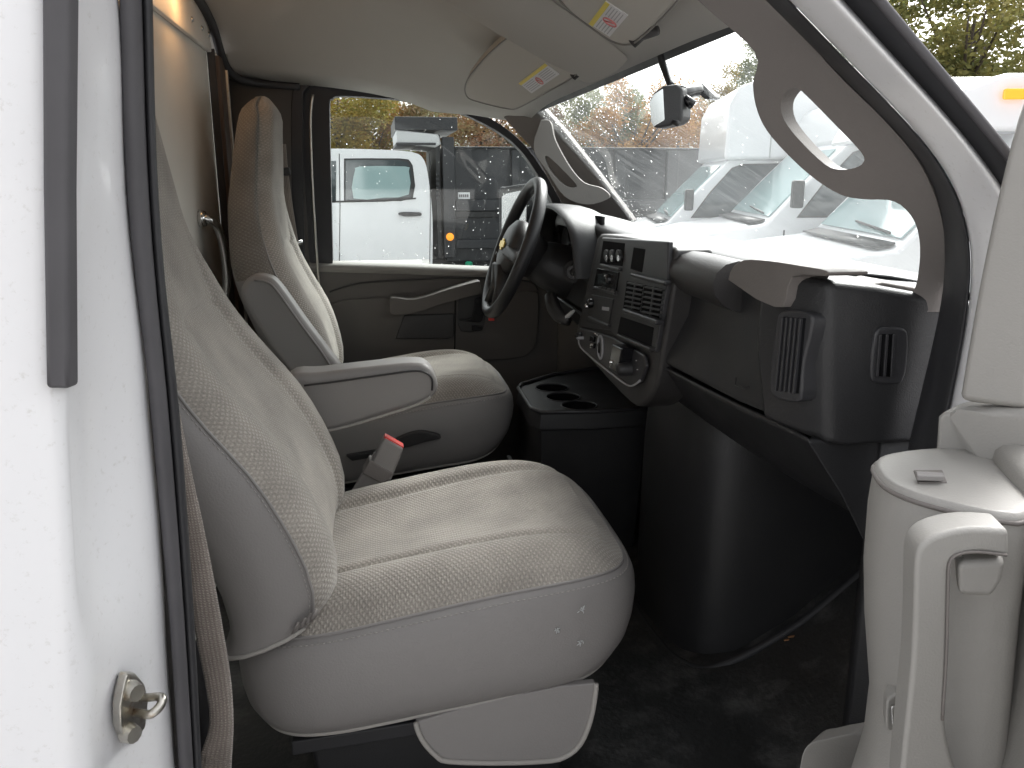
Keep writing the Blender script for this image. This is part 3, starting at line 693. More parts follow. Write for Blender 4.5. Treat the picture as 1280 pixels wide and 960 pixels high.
# ---- seat belts
bk = thing('seat_belt_buckle', 'grey seat belt buckle with red release button beside passenger cushion', 'buckle', PY(455, 610, 1.66))
def bar4(l0, r0, l1, r1, Y, th): return prism([PY(*l0, Y), PY(*r0, Y), PY(*r1, Y), PY(*l1, Y)], (0, th, 0))
obj('stalk', bar4((468, 566), (497, 580), (432, 628), (462, 636), 1.672, .014), 'vinyl', bk, bevel=.003)
obj('housing', bar4((480, 547), (505, 561), (460, 588), (488, 603), 1.66, .034), 'vinyl', bk, bevel=.006)
obj('release_button', bar4((481.5, 545), (505, 558.5), (479.5, 549), (503, 563), 1.664, .024), 'red', bk, bevel=.002)
obj('belt_guide', bar4((462, 575), (492, 592), (452, 592), (480, 607), 1.657, .04), 'taupe', bk, bevel=.004)
def ribbon(name, L, R_, Y, m, parent, th=.0022):
    rows_l = smooth_path([PY(x, y, Y) for x, y in L], 6); rows_r = smooth_path([PY(x, y, Y+.01) for x, y in R_], 6)
    rg = []; uvs = []; s = 0
    for i, (p, q) in enumerate(zip(rows_l, rows_r)):
        if i: s += (p-rows_l[i-1]).length
        rg.append([p.lerp(q, t/4)+V((0, -.004*math.sin(math.pi*t/4), 0)) for t in range(5)]); uvs.append([(s, .012*t) for t in range(5)])
    return obj(name, loft(rg, closed=False, uv=uvs), m, parent, solid=th)
bl = thing('seat_belt', 'tan passenger seat belt webbing hanging between door seal and seat', 'seat belt', PY(265, 955, 1.0))
ribbon('webbing', [(190, 330), (200, 420), (208, 500), (220, 580), (232, 680), (243, 780), (258, 860), (262, 905), (250, 950), (248, 1010)], [(196, 330), (208, 420), (220, 500), (236, 580), (258, 680), (277, 780), (288, 850), (291, 905), (289, 950), (286, 1010)], .985, 'belt', bl)
bm = nb()
for k in range(26):
    p = PY(258+k*1.2, 950+random.uniform(-3, 3), .978); tube_bm([p, p+V((random.uniform(-.002, .002), -.002, random.uniform(-.008, .003)))], .0005, 4, bm)
fz = obj('frayed_end', bm, 'belt', bl); fz['kind'] = 'stuff'
ribbon('loose_webbing', [(240, 800), (244, 840), (247, 880), (248, 930), (246, 960)], [(252, 800), (258, 840), (262, 880), (258, 930), (252, 960)], 1.03, 'rubber', bl)
bl2 = thing('seat_belt', 'tan driver seat belt on the dark pillar behind the headrest', 'seat belt', PY(370, 300, 2.62))
ribbon('webbing', [(345, 180), (347, 215), (352, 260), (358, 305)], [(357, 180), (360, 215), (366, 260), (373, 305)], 2.62, 'belt', bl2)
obj('belt_guide', tube_bm([PY(343, 216, 2.61), PY(362, 214, 2.60)], .012, 8), 'plastic', bl2)
obj('belt_guide', tube_bm([PY(352, 304, 2.61), PY(378, 303, 2.60)], .008, 8), 'chrome', bl2)

# ================================================================== DASHBOARD
dash = thing('dashboard', 'black plastic dashboard with centre switch panel and air vents under the windscreen', 'dashboard', (.7, YC, FLOOR))
YN, YF = .915, 2.64
def hoodz(y):   # instrument hood rises over the gauges
    return .035*gauss(y-2.30, .22)
# top pad from the windscreen to the rear edge
rg = []
for j in range(41):
    y = 1.03+(YF-1.03)*j/40; h = hoodz(y); r = []
    fz = ws_x0(y)
    rear = .565-.05*gauss(y-2.30, .2)
    for x, z in ((fz+.0, 1.515), (fz-.06, 1.522), (.70, 1.536+h*.4), (.63, 1.541+h*.9), (rear+.02, 1.541+h), (rear+.004, 1.535+h), (rear, 1.522+h), (rear+.003, 1.50+h)): r.append(V((x, y, z)))
    rg.append(r)
obj('top_pad', loft(rg, closed=False), 'plastic', dash, sub=1, solid=.008)
# near end of the top pad, next to the pillar, lighter cap
cap = [PY(x, y, .93) for x, y in ((1084, 356), (1104, 352), (1150, 360), (1166, 368), (1166, 380), (1092, 371))]
obj('end_cap', prism(cap, (.01, .07, 0)), 'taupe', dash, bevel=.005, angle=45)
# glove-box wall, set back under the brow
gl = [V((.545, 1.02, 1.51)), V((.532, 1.66, 1.51)), V((.503, 1.66, 1.352)), V((.512, 1.36, 1.338)), V((.530, 1.13, 1.336)), V((.548, 1.02, 1.338))]
obj('glove_box_panel', prism(gl, (.03, 0, -.004)), 'plastic', dash, bevel=.006, angle=40)
obj('latch_mark', tube_bm([PX(920, 472, .537), PX(919, 481, .534), PX(930, 486, .534), PX(936, 484, .534)], .0012, 5), 'plastic_mid', dash)
# rolled passenger brow
rg = []
for t in range(17):
    y = 1.69-(1.69-1.16)*t/16
    e = 1-.85*max(0, (t-13)/3)**2 if t > 13 else (1-.6*(1-t/2)**2 if t < 2 else 1)
    c = V((.545, y, 1.504)); r = []
    for k in range(14):
        an = 2*math.pi*k/14; r.append(c + V((-math.cos(an)*.050*(e if t < 2 else 1), 0, math.sin(an)*.039*(e if t < 2 else 1) + .006*math.cos(an))))
    rg.append(r)
obj('brow_pad', loft(rg, cap=True), 'plastic_soft', dash, angle=60)
# lighter end piece of the brow wrapping towards the end block
rg = []
prof = [(910, 350), (915, 335), (930, 325), (960, 326), (1000, 332), (1032, 338), (1030, 345), (990, 346), (978, 384), (945, 374)]
ol = [PX(x, y, .508) for x, y in dense(prof, 3)]
bp = obj('brow_end', prism(ol, (.05, .0, 0)), 'taupe', dash, bevel=.008, seg=3, angle=50)
# end block: rounded housing with two air outlets
eb = [V((.512, 1.035, 1.548)), V((.528, .955, 1.545)), V((.545, .922, 1.542)), V((.60, .915, 1.535)), V((.75, .918, 1.508)), V((.78, 1.0, 1.508)), V((.74, 1.06, 1.53)), V((.56, 1.06, 1.55))]
rings = []
for t, sx in ((0, 0), (.06, .004), (.5, .006), (.9, .004), (1, 0)):
    rings.append([V((p.x + (-.004 if p.x < .6 else 0) + (-.012*math.sin(math.pi*t) if p.x < .54 else 0) + (.018*t if p.x < .6 else -.02*t), p.y-sx*.5, p.z*(1-t)+(1.336 if p.x < .6 else 1.328)*t)) for p in eb])
blk = obj('end_housing', loft(rings, cap=True), 'plastic', dash, bevel=.014, seg=4, angle=50)
# tall outlet on the rear face
VP0, VN = (.494, 1.035, 1.45), (-1, -.28, 0)
vt = [PP(x, y, VP0, VN) for x, y in dense([(972, 392), (985, 387), (1012, 392), (1014, 410), (1004, 455), (1000, 498), (985, 502), (964, 494), (961, 470), (966, 425), (972, 392)], 3)[:-1]]
vent = obj('tall_vent', prism(vt, (.03, .0, 0)), 'plastic_mid', dash, bevel=.004, angle=40)
vi = [PP(x, y, (.4925, 1.035, 1.45), VN) for x, y in ((978, 396), (1006, 398), (997, 492), (969, 488))]
obj('vent_throat', prism(vi, (.006, 0, 0)), 'dark_hole', vent)
for k in range(5):
    t = .1+.2*k; a0 = vi[0].lerp(vi[1], t); b0 = vi[3].lerp(vi[2], t)
    obj('slat', prism([a0+V((-.004, -.0025, 0)), a0+V((-.004, .0025, 0)), b0+V((-.004, .0025, 0)), b0+V((-.004, -.0025, 0))], (.010, .003, 0)), 'plastic_mid', vent, bevel=.001)
# small outlet on the near end
vo = [PY(x, y, .908) for x, y in dense([(1094, 418), (1102, 409), (1128, 410), (1136, 420), (1135, 455), (1130, 475), (1122, 481), (1096, 479), (1089, 470), (1090, 440), (1094, 418)], 3)[:-1]]
sv = obj('side_outlet', prism(vo, (0, .02, 0)), 'plastic_mid', dash, bevel=.004, angle=40)
vi = [PY(x, y, .9065) for x, y in ((1100, 418), (1117, 418), (1114, 471), (1096, 470))]
obj('vent_throat', prism(vi, (0, .006, 0)), 'dark_hole', sv)
for k in (0, .5, 1):
    a0 = vi[0].lerp(vi[1], k); b0 = vi[3].lerp(vi[2], k)
    obj('slat', prism([a0+V((-.0018, -.002, 0)), a0+V((.0018, -.002, 0)), b0+V((.0018, -.002, 0)), b0+V((-.0018, -.002, 0))], (0, .006, 0)), 'plastic_mid', sv, bevel=.0008)
# lower skirt under the line, sweeping forward to the firewall, and the near kick panel
lw = []
for y, x0 in ((.955, .558), (1.02, .552), (1.13, .533), (1.36, .515), (1.62, .512), (1.9, .51), (2.64, .53)):
    lw.append([V((x0, y, 1.334)), V((x0+.012, y, 1.325)), V((x0+.06, y, 1.26)), V((x0+.16, y, 1.17)), V((x0+.32, y, 1.10)), V((1.10, y, 1.06))])
obj('lower_skirt', loft(lw, closed=False), 'plastic', dash, sub=1, solid=.01)
kp = [PY(x, y, .93) for x, y in ((1006, 550), (1126, 551), (1124, 640), (1120, 720), (1100, 720), (1086, 692), (1050, 620))]
obj('kick_panel', prism(kp, (.02, .02, 0)), 'plastic', dash, bevel=.005, angle=40)
# driver side face below the hood
df = [V((.535, 2.02, 1.41)), V((.53, 2.62, 1.41)), V((.53, 2.62, 1.335)), V((.515, 2.02, 1.335))]
obj('gauge_surround', prism(df, (.03, 0, 0)), 'plastic', dash, bevel=.01)

# ---- centre stack
XS = .497
def SP(zx, zy, X=XS): return PX(600+zx/3.2, 220+zy/3.2, X)
so_ = [SP(x, y, XS+.004) for x, y in dense([(478, 232), (560, 240), (660, 258), (770, 285), (778, 330), (772, 420), (752, 560), (728, 700), (712, 800), (690, 870), (655, 915), (620, 922), (560, 870), (470, 770), (400, 690), (384, 640), (392, 590), (420, 470), (450, 330), (466, 250)], 2)]
stack = obj('centre_stack', prism(so_, (.07, .0, 0)), 'plastic_soft', dash, bevel=.010, seg=3, angle=50)
def splate(name, pts, m, parent=stack, out=.003, dep=.008, bev=.0015):
    return obj(name, prism([SP(x, y, XS-out) for x, y in pts], (dep, 0, 0)), m, parent, bevel=bev, angle=40)
splate('bezel', [(486, 246), (752, 262), (750, 420), (700, 706), (560, 660), (520, 618), (398, 602), (428, 470), (452, 380)], 'plastic_mid', out=.004, dep=.01, bev=.003)
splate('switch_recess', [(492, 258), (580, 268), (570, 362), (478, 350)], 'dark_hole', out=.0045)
for cx in (501, 523, 549):
    splate('toggle_switch', [(cx+8*math.cos(t*.5236)+2*math.sin(t*.5236), 318+24*math.sin(t*.5236)) for t in range(12)], 'plastic', out=.012, dep=.012, bev=.002)
    splate('switch_cap', [(cx+2+4*math.cos(t*.5236), 330+14*math.sin(t*.5236)) for t in range(12)], 'chrome', out=.0135, dep=.004, bev=.001)
splate('bar', [(478, 350), (555, 366), (553, 382), (474, 364)], 'plastic_mid', out=.012, dep=.012, bev=.003)
splate('radio', [(468, 368), (552, 384), (538, 474), (450, 456)], 'gloss_black', out=.008)
splate('radio_bar', [(452, 440), (540, 462), (537, 478), (448, 454)], 'plastic_mid', out=.012, dep=.01, bev=.003)
def knob(zx, zy, r, m, parent=stack, h=.02, X=XS):
    c = SP(zx, zy, X); bm = tube_bm([c+V((.005, 0, 0)), c+V((-h*.6, 0, 0)), c+V((-h*.9, 0, 0)), c+V((-h, 0, 0))], [r, r*.95, r*.8, r*.5], 18)
    return obj('knob', bm, m, parent, angle=50)
knob(532, 412, .012, 'gloss_black', h=.018); knob(522, 400, .004, 'chrome', h=.014)
splate('control_panel', [(446, 474), (532, 492), (512, 604), (424, 584)], 'plastic', out=.007)
knob(462, 508, .011, 'gloss_black'); knob(456, 520, .006, 'chrome', h=.022)
for q in range(3): splate('button', [(488+q*9, 522+q), (496+q*9, 524+q), (494+q*9, 538+q), (486+q*9, 536+q)], 'sticker_grey', out=.009, dep=.003, bev=.0005)
splate('ledge', [(430, 560), (510, 594), (508, 608), (426, 574)], 'plastic_mid', out=.012, dep=.01, bev=.003)
splate('cubby', [(614, 284), (662, 292), (648, 388), (600, 372)], 'dark_hole', out=.0045)
splate('upper_bar', [(600, 386), (738, 420), (734, 440), (598, 402)], 'plastic_mid', out=.016, dep=.015, bev=.004)
for gx in ((586, 652, 420, 532), (656, 730, 436, 556)):
    x0, x1, y0, y1 = gx; sh = .20; sk = -.13
    def gp(u, v): return (x0+(x1-x0)*u+sk*(y1-y0)*v, y0+(y1-y0)*v+sh*(x1-x0)*u)
    g = splate('air_vent', [gp(0, 0), gp(1, 0), gp(1, 1), gp(0, 1)], 'dark_hole', out=.005)
    for k in range(6):
        v = .06+.165*k; splate('slat', [gp(.03, v-.028), gp(.97, v-.028), gp(.97, v+.028), gp(.03, v+.028)], 'plastic_mid', g, out=.010, dep=.007, bev=.0006)
    splate('vane', [gp(.46, 0), gp(.54, 0), gp(.54, 1), gp(.46, 1)], 'plastic_mid', g, out=.008, dep=.004, bev=.0006)
splate('lower_bar', [(568, 528), (706, 576), (700, 598), (566, 546)], 'plastic_mid', out=.018, dep=.016, bev=.004)
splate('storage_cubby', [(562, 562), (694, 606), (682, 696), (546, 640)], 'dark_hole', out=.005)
splate('cubby_lip', [(545, 630), (680, 688), (677, 704), (541, 645)], 'plastic_soft', out=.014, dep=.012, bev=.003)
splate('lower_panel', [(398, 606), (520, 640), (655, 715), (664, 760), (640, 826), (600, 838), (520, 780), (400, 680), (392, 640)], 'plastic_mid', out=.005, dep=.008, bev=.004)
obj('panel_rim', tube_bm(smooth_path([SP(x, y, XS-.006) for x, y in ((394, 650), (402, 684), (460, 738), (530, 794), (585, 834), (612, 838), (640, 818))], 3), .0022, 6), 'sticker_grey', stack)
knob(414, 640, .010, 'gloss_black'); knob(422, 648, .004, 'sticker_grey', h=.022)
for q in (0, 1): splate('rocker_switch', [(440, 640+q*26), (455, 644+q*26), (452, 664+q*26), (437, 660+q*26)], 'gloss_black' , out=.010, dep=.006, bev=.001)
splate('switch_mark', [(442, 670), (450, 672), (449, 680), (441, 678)], 'sticker', out=.011, dep=.002, bev=0)
c = SP(482, 685, XS-.006)
bm = nb()
obj('power_outlet', tube_bm([c+V((0, .021*math.cos(t*.3927), .026*math.sin(t*.3927))) for t in range(17)], .003, 6), 'sticker_grey', stack); knob(482, 687, .016, 'gloss_black', h=.008)
splate('module_box', [(528, 672), (566, 690), (548, 790), (514, 770)], 'gloss_black', out=.03, dep=.03, bev=.003)
knob(592, 756, .017, 'gloss_black', h=.03); knob(612, 770, .015, 'plastic', h=.034); knob(583, 742, .0055, 'chrome', h=.034)

for k in range(4): splate('button', [(474+k*17, 441+k*4), (486+k*17, 444+k*4), (484+k*17, 451+k*4), (472+k*17, 448+k*4)], 'plastic_soft', out=.014, dep=.004, bev=.0005)
splate('display', [(474, 392), (518, 400), (512, 436), (468, 427)], 'truck_glass_dark', out=.0095, dep=.003, bev=.0005)
for k in range(3): splate('mark', [(458+k*8, 628+k*5), (462+k*8, 630+k*5), (461+k*8, 634+k*5), (457+k*8, 632+k*5)], 'sticker', out=.0065, dep=.001, bev=0)
for k in range(5):
    an = math.pi*(.9+.3*k); splate('dial_mark', [(597+33*math.cos(an)+dx_, 762+40*math.sin(an)+dy_) for dx_, dy_ in ((-2, -2), (2, -2), (2, 2), (-2, 2))], 'sticker', out=.0065, dep=.001, bev=0)
# ---- gauge cluster
DD = lambda x, y, Y=2.2: PY(x, y, Y)
bm = nb()
arch = smooth_path([V((.50, 2.56, 1.42)), V((.485, 2.53, 1.50)), V((.478, 2.46, 1.560)), V((.475, 2.32, 1.585)), V((.48, 2.16, 1.575)), V((.492, 2.06, 1.525)), V((.50, 2.03, 1.42))], 5)
cl = thing('instrument_cluster', 'black arched gauge hood with dark dials behind the steering wheel', 'gauge cluster', (.55, 2.3, 1.42))
rg = []
for p in arch:
    c = V((p.x, 2.3, 1.44)); d = (p-c); d.x = 0; d.normalize()
    rg.append([p+V((.13, 0, -.01)), p+d*.012+V((.10, 0, -.004)), p+d*.014, p+d*.006+V((-.008, 0, 0)), p-d*.004, p-d*.01+V((.06, 0, 0))])
obj('hood', loft(rg, closed=False), 'plastic', cl, sub=1)
obj('gauge_panel', prism([V((.56, 2.05, 1.36)), V((.56, 2.55, 1.36)), V((.57, 2.54, 1.57)), V((.57, 2.06, 1.57))], (.01, 0, 0)), 'dark_hole', cl)
for y, r in ((2.12, .035), (2.24, .05), (2.39, .05), (2.48, .03)):
    obj('dial', tube_bm([V((.562, y, 1.48)), V((.553, y, 1.48))], [r, r*.96], 20), 'gloss_black', cl, angle=40)
obj('gear_indicator', prism([DD(714, 288, 2.2), DD(727, 285, 2.2), DD(729, 312, 2.2), DD(716, 315, 2.2)], (.03, .02, 0)), 'plastic_soft', cl, bevel=.006)
obj('side_vent', prism([V((.50, 2.60, 1.44)), V((.50, 2.635, 1.44)), V((.495, 2.635, 1.53)), V((.495, 2.60, 1.53))], (.03, 0, 0)), 'plastic', cl, bevel=.004)

# ================================================================== STEERING WHEEL + COLUMN
wc = V((.398, 2.27, 1.470)); tw = rad(21)
wn = V((-math.cos(tw), 0, math.sin(tw)))            # axis towards the driver
wu = V((math.sin(tw), 0, math.cos(tw))); wy = V((0, 1, 0))
wheel = thing('steering_wheel', 'black leather rimmed steering wheel in front of the driver seat', 'steering wheel', wc)
RW = .188
ring = [wc + wu*RW*math.sin(t) + wy*RW*math.cos(t) + wn*.02 for t in [2*math.pi*k/64 for k in range(64)]]
rg = []
for k, p in enumerate(ring):
    d = (p-wc-wn*.02).normalized(); rr = .0165
    rg.append([p + d*rr*math.cos(q)*.95 + wn*rr*math.sin(q)*1.08 for q in [2*math.pi*j/12 for j in range(12)]])
rg.append(rg[0]); obj('rim', loft(rg), 'plastic', wheel)
for an in (-.18, math.pi+.18, -math.pi/2-.35, -math.pi/2+.35):
    e = wc + (wu*math.sin(an) + wy*math.cos(an))*(RW-.006) + wn*.018; s_ = wc + (wu*math.sin(an)+wy*math.cos(an))*.06 + wn*.03
    obj('spoke', tube_bm([s_, s_.lerp(e, .5)+wn*-.004, e], [.028, .018, .016], 8, flat=(1, .8)), 'plastic_soft', wheel)
rg = []
for h, r in ((-.06, .055), (-.02, .075), (.015, .085), (.035, .08), (.047, .06), (.05, .02)):
    rg.append([wc + wn*h + (wu*math.sin(q)*r*.95 + wy*math.cos(q)*r*1.1) for q in [2*math.pi*j/24 for j in range(24)]])
hub = obj('hub', loft(rg, cap=True), 'plastic_soft', wheel)
em = [(-.03, -.008), (-.012, -.008), (-.008, -.014), (.014, -.014), (.010, -.007), (.032, -.007), (.027, .008), (.010, .008), (.006, .014), (-.016, .014), (-.012, .007), (-.034, .007)]
obj('emblem', prism([wc+wn*.0505+wy*-a*1.1+wu*b*1.1 for a, b in em], wn*.004), 'gold', hub, bevel=.001)
col = thing('steering_column', 'black steering column shroud with ignition lock and shift lever', 'steering column', wc+V((.2, 0, -.08)))
rg = []
for h, r, s in ((-.03, .05, 1), (-.08, .062, 1.05), (-.16, .07, 1.1), (-.24, .08, 1.1), (-.30, .075, 1)):
    rg.append([wc + wn*h + V((0, -.0, -.01)) + (wu*math.sin(q)*r*s + wy*math.cos(q)*r*1.25) for q in [2*math.pi*j/20 for j in range(20)]])
shroud = obj('shroud', loft(rg, cap=True), 'plastic', col)
ig = PY(716, 339, 2.165)
lk = obj('ignition_housing', tube_bm([ig+V((.07, .05, -.02)), ig+V((.02, .02, -.004)), ig+V((0, -.012, 0))], [.04, .034, .030], 16), 'plastic', col, angle=50)
obj('lock_ring', tube_bm([ig+V((0, -.01, 0)), ig+V((-.004, -.022, 0))], [.021, .018], 16), 'plastic_mid', lk, angle=40)
obj('lock_barrel', tube_bm([ig+V((-.002, -.02, 0)), ig+V((-.006, -.028, 0))], [.011, .010], 12), 'gloss_black', lk, angle=40)
lt = PY(690, 372, 2.15)
obj('lever_boot', tube_bm(smooth_path([PY(688, 370, 2.17), PY(692, 384, 2.13), PY(700, 396, 2.10), PY(712, 402, 2.08)], 4), [.016, .017, .018, .019, .019, .019, .018, .018, .017, .016, .015, .014, .012][:13], 10), 'plastic_soft', col)
obj('lever_knob', tube_bm(smooth_path([PY(700, 403, 2.09), PY(708, 397, 2.08), PY(718, 388, 2.07)], 3), [.004, .006, .0065, .006, .006, .005, .003], 8), 'tarp', col)
obj('wiper_stalk', tube_bm([wc+wn*-.07+V((0, .06, 0)), wc+wn*-.06+V((0, .18, .01))], [.008, .010], 8), 'plastic', col)

# ================================================================== ENGINE COVER AND CUP-HOLDER CONSOLE
ec = thing('engine_cover', 'black moulded engine cover bulging into the passenger footwell', 'engine cover', (.85, 1.75, FLOOR))
rg = []
for z, g in ((FLOOR+.002, .0), (.72, .0), (.85, -.002), (1.0, -.004), (1.10, -.008), (1.18, -.014), (1.24, -.03)):
    pl = [(.80, 2.40), (.72, 2.05), (.66, 1.86), (.60, 1.76), (.598, 1.68), (.606, 1.58), (.620, 1.51), (.655, 1.462), (.72, 1.445), (.85, 1.43), (1.0, 1.42), (1.13, 1.42)]
    rg.append([V((x-g*(1 if x < .7 else .2), y-g*(1.2 if x > .6 else 0), z)) for x, y in pl])
obj('cover', loft(rg, closed=False), 'plastic', ec, sub=2, solid=.01)
bd = smooth_path([V((.592, 1.80, FLOOR+.008)), V((.591, 1.66, FLOOR+.008)), V((.597, 1.57, FLOOR+.008)), V((.610, 1.50, FLOOR+.008)), V((.648, 1.448, FLOOR+.014)), V((.72, 1.430, FLOOR+.045)), V((.84, 1.418, FLOOR+.12)), V((.94, 1.41, FLOOR+.21)), V((1.02, 1.405, FLOOR+.29))], 4)
bd = [p+V((-.012, -.022, .004)) for p in bd]
obj('base_bead', tube_bm(bd, .011, 8), 'rubber', ec)
bm = nb(); random.seed(3)
lf = thing('fallen_leaf', 'curled brown leaf scraps lying against the engine cover base', 'leaf', PY(990, 797, 1.40))
for (px, py, s) in ((992, 796, .008), (985, 800, .006), (1002, 793, .005)):
    p = PY(px, py, 1.375); rgs = [[p+V((s*(i-1.5), -.002, s*.35*math.sin(j)*(1 if i in (1, 2) else .3))) + V((0, .002*j, 0)) for j in range(3)] for i in range(4)]
    obj('leaf_scrap', loft(rgs, closed=False), mat('dry_leaf', (.34, .17, .08), .8), lf, solid=.0008)
cs = thing('cup_holder_console', 'black console tray with three round cup holders below the centre stack', 'console', (.5, 2.0, FLOOR))
TZ = 1.085
top = [PZ(x, y, TZ) for x, y in ((648, 487), (652, 482), (690, 470), (740, 462), (800, 462), (818, 500), (808, 512), (745, 516), (676, 517), (664, 512))]
def ins(ol, d):
    c = sum(ol, V())/len(ol); return [p + (c-p).normalized()*d for p in ol]
cent = sum(top, V())/len(top)
cups = []
for (px, py) in ((690, 485), (704, 496.5), (724, 507)):
    c = PZ(px, py, TZ); cups.append((c, .047))
holes = [[c + V((r*math.cos(t*.3142), r*math.sin(t*.3142), 0)) for t in range(20)] for c, r in cups]
obj('tray_top', prism(top, (0, 0, -.012), holes), 'plastic', cs, bevel=.003, angle=40)
for c, r in cups:
    rg = [[c + V((r*q*math.cos(t*.3142), r*q*math.sin(t*.3142), h)) for t in range(20)] for q, h in ((1.0, -.002), (.97, -.02), (.9, -.06), (.3, -.062))]
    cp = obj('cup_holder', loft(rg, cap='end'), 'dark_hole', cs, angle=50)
    obj('cup_rim', tube_bm([c+V((r*math.cos(t*.2618), r*math.sin(t*.2618), .0005)) for t in range(25)], .0022, 6, caps=False), 'plastic_mid', cp)
rim = [p+V((0, 0, .004)) for p in top]
obj('tray_rim', tube_bm(rim+[rim[0], rim[1]], .006, 8), 'plastic_mid', cs)
rg = []
for h, d in ((-.004, 0), (-.035, -.006), (-.042, -.006), (-.044, -.0), (-.06, .002), (-.2, .010), (TZ*-1+FLOOR, .03)):
    rg.append([p + (p-cent).normalized()*(-d) + V((0, 0, h)) for p in top])
obj('console_body', loft(rg), 'plastic', cs, bevel=.002, angle=40)
# ribbed lower grille on the console's rear
for k in range(9): boxo('rib', (.352, 2.14, .90-.018*k), (.012, .10, .008), 'plastic', cs, bevel=.002)

# ================================================================== DRIVER DOOR
YD = 2.68
dd = thing('driver_door', 'closed driver door with dark grey trim panel and rain-specked window', 'door', (.2, 2.75, .65))
sill = [(-.205, 1.402), (.1, 1.388), (.4, 1.371), (.62, 1.350)]
pn = [V((-.20, YD, 1.40)), V((.1, YD, 1.386)), V((.4, YD, 1.369)), V((.62, YD, 1.348)), V((.66, YD, .70)), V((-.20, YD, .70))]
obj('trim_panel', prism(pn, (0, .06, 0)), 'trim_dark', dd, bevel=.006)
sg = []
for x, z in sill: sg.append([V((x, YD-.004, z-.022)), V((x, YD-.010, z-.010)), V((x, YD-.006, z+.002)), V((x, YD+.045, z+.010)), V((x, YD+.06, z-.01))])
obj('window_sill', loft(sg, closed=False), 'trim_grey', dd)
def DP(x, y, d=0): return PY(x, y, YD-d)
# raised lower panel with rounded front corner
rp = dense([(412, 380), (440, 374), (500, 372), (568, 372), (640, 366), (668, 365), (674, 372), (672, 420), (664, 440), (640, 449), (560, 452), (420, 455), (404, 440), (404, 395), (412, 380)], 3)[:-1]
obj('lower_panel', prism([DP(x, y, .012) for x, y in rp], (0, .015, 0)), 'trim_dark', dd, bevel=.005, angle=45)
obj('panel_line', tube_bm([DP(569, 372, .0135), DP(569, 410, .0135), DP(568, 452, .0135)], .0018, 6), 'dark_hole', dd)
ac = [DP(x, y, .003) for x, y in ((412, 365), (450, 354), (520, 349), (600, 347), (660, 352), (672, 362))]
obj('style_line', tube_bm(smooth_path(ac, 4), .003, 6), 'plastic_soft', dd)
pu = dense([(488, 374), (493, 372), (520, 374), (560, 362), (596, 352), (600, 354), (601, 366), (590, 370), (560, 378), (530, 388), (508, 393), (490, 393), (487, 385), (488, 374)], 3)[:-1]
obj('pull_armrest', prism([DP(x, y, .075) for x, y in pu], (0, .07, 0)), 'trim_dark', dd, bevel=.010, seg=3, angle=50)
po = [(494, 424), (560, 424), (568, 421), (568, 392), (505, 394)]
obj('armrest_pocket', prism([DP(x, y, .018) for x, y in po], (0, .01, 0)), 'plastic_soft', dd, bevel=.004)
sw = obj('switch_plate', prism([DP(x, y, .018) for x, y in dense([(574, 372), (602, 368), (608, 380), (606, 405), (600, 414), (576, 414), (572, 395), (574, 372)], 2)[:-1]], (0, .008, 0)), 'plastic_soft', dd, bevel=.003)
obj('door_release', prism([DP(x, y, .034) for x, y in dense([(594, 374), (601, 372), (605, 382), (603, 400), (596, 403), (575, 401), (576, 399), (590, 397), (594, 374)], 2)[:-1]], (0, .015, 0)), 'gloss_black', sw, bevel=.003)
obj('lock_switch', prism([DP(x, y, .026) for x, y in ((590, 407), (603, 407), (603, 413), (590, 413))], (0, .01, 0)), 'gloss_black', sw, bevel=.001)
obj('red_reflector', prism([DP(x, y, .022) for x, y in ((611, 394), (618, 394), (618, 401), (611, 401))], (0, .012, 0)), 'red', dd, bevel=.001)
# window: black frame, pane, rain
wo_ = dense([(378, 342), (376, 240), (376, 130), (382, 112), (400, 104), (460, 107), (520, 116), (570, 128), (620, 152), (655, 180), (680, 214), (710, 262), (722, 300), (722, 352)], 4)
wi_ = dense([(416, 331), (414, 240), (412, 135), (415, 124), (425, 120), (470, 122), (520, 127), (570, 139), (615, 160), (645, 182), (668, 212), (694, 262), (700, 300), (700, 344)], 4)
fr = obj('window_frame', prism2(wo_, lambda q, r: PY(q[0], q[1], 2.69), (0, .05, 0), [wi_]), 'rubber', dd, bevel=.004, angle=40)
obj('bright_edge', tube_bm(smooth_path([PY(x, y, 2.655) for x, y in ((391, 118), (388, 150), (390, 220), (394, 290), (397, 335), (400, 372))], 4), .004, 6), 'steel', dd)
ch = dense([(366, 345), (364, 240), (364, 128), (372, 108), (396, 99), (396, 104), (382, 112), (379, 130), (379, 240), (381, 345)], 3)
obj('door_weatherstrip', prism([PY(x, y, 2.66) for x, y in ch], (0, .04, 0)), 'rubber', dd, bevel=.004)
gp_ = [PY(x, y, 2.715) for x, y in wi_]
gc = sum(gp_, V())/len(gp_)
obj('pane', prism([gc+(p-gc)*1.03 for p in gp_], (0, .004, 0)), 'glass', dd, smooth=False)
def inside(x, y, poly):
    c = False; j = len(poly)-1
    for i in range(len(poly)):
        (xi, yi), (xj, yj) = poly[i], poly[j]
        if (yi > y) != (yj > y) and x < (xj-xi)*(y-yi)/(yj-yi)+xi: c = not c
        j = i
    return c
pts = []; poly = [(p.x, p.z) for p in gp_]; x0, x1 = min(p[0] for p in poly), max(p[0] for p in poly); z0, z1 = min(p[1] for p in poly), max(p[1] for p in poly)
random.seed(11)
while len(pts) < 300:
    k = random.random()
    x = random.uniform(x0, x1); z = random.uniform(z0, z1)
    if k < .35: z = z0 + abs(random.gauss(0, .05))
    elif k < .55: x = x0+(x1-x0)*random.uniform(.6, 1)
    if inside(x, z, poly): pts.append((V((x, 2.7195, z)), random.choice((.0009, .0011, .0014, .0018, .0026))*random.uniform(.7, 1.25)))
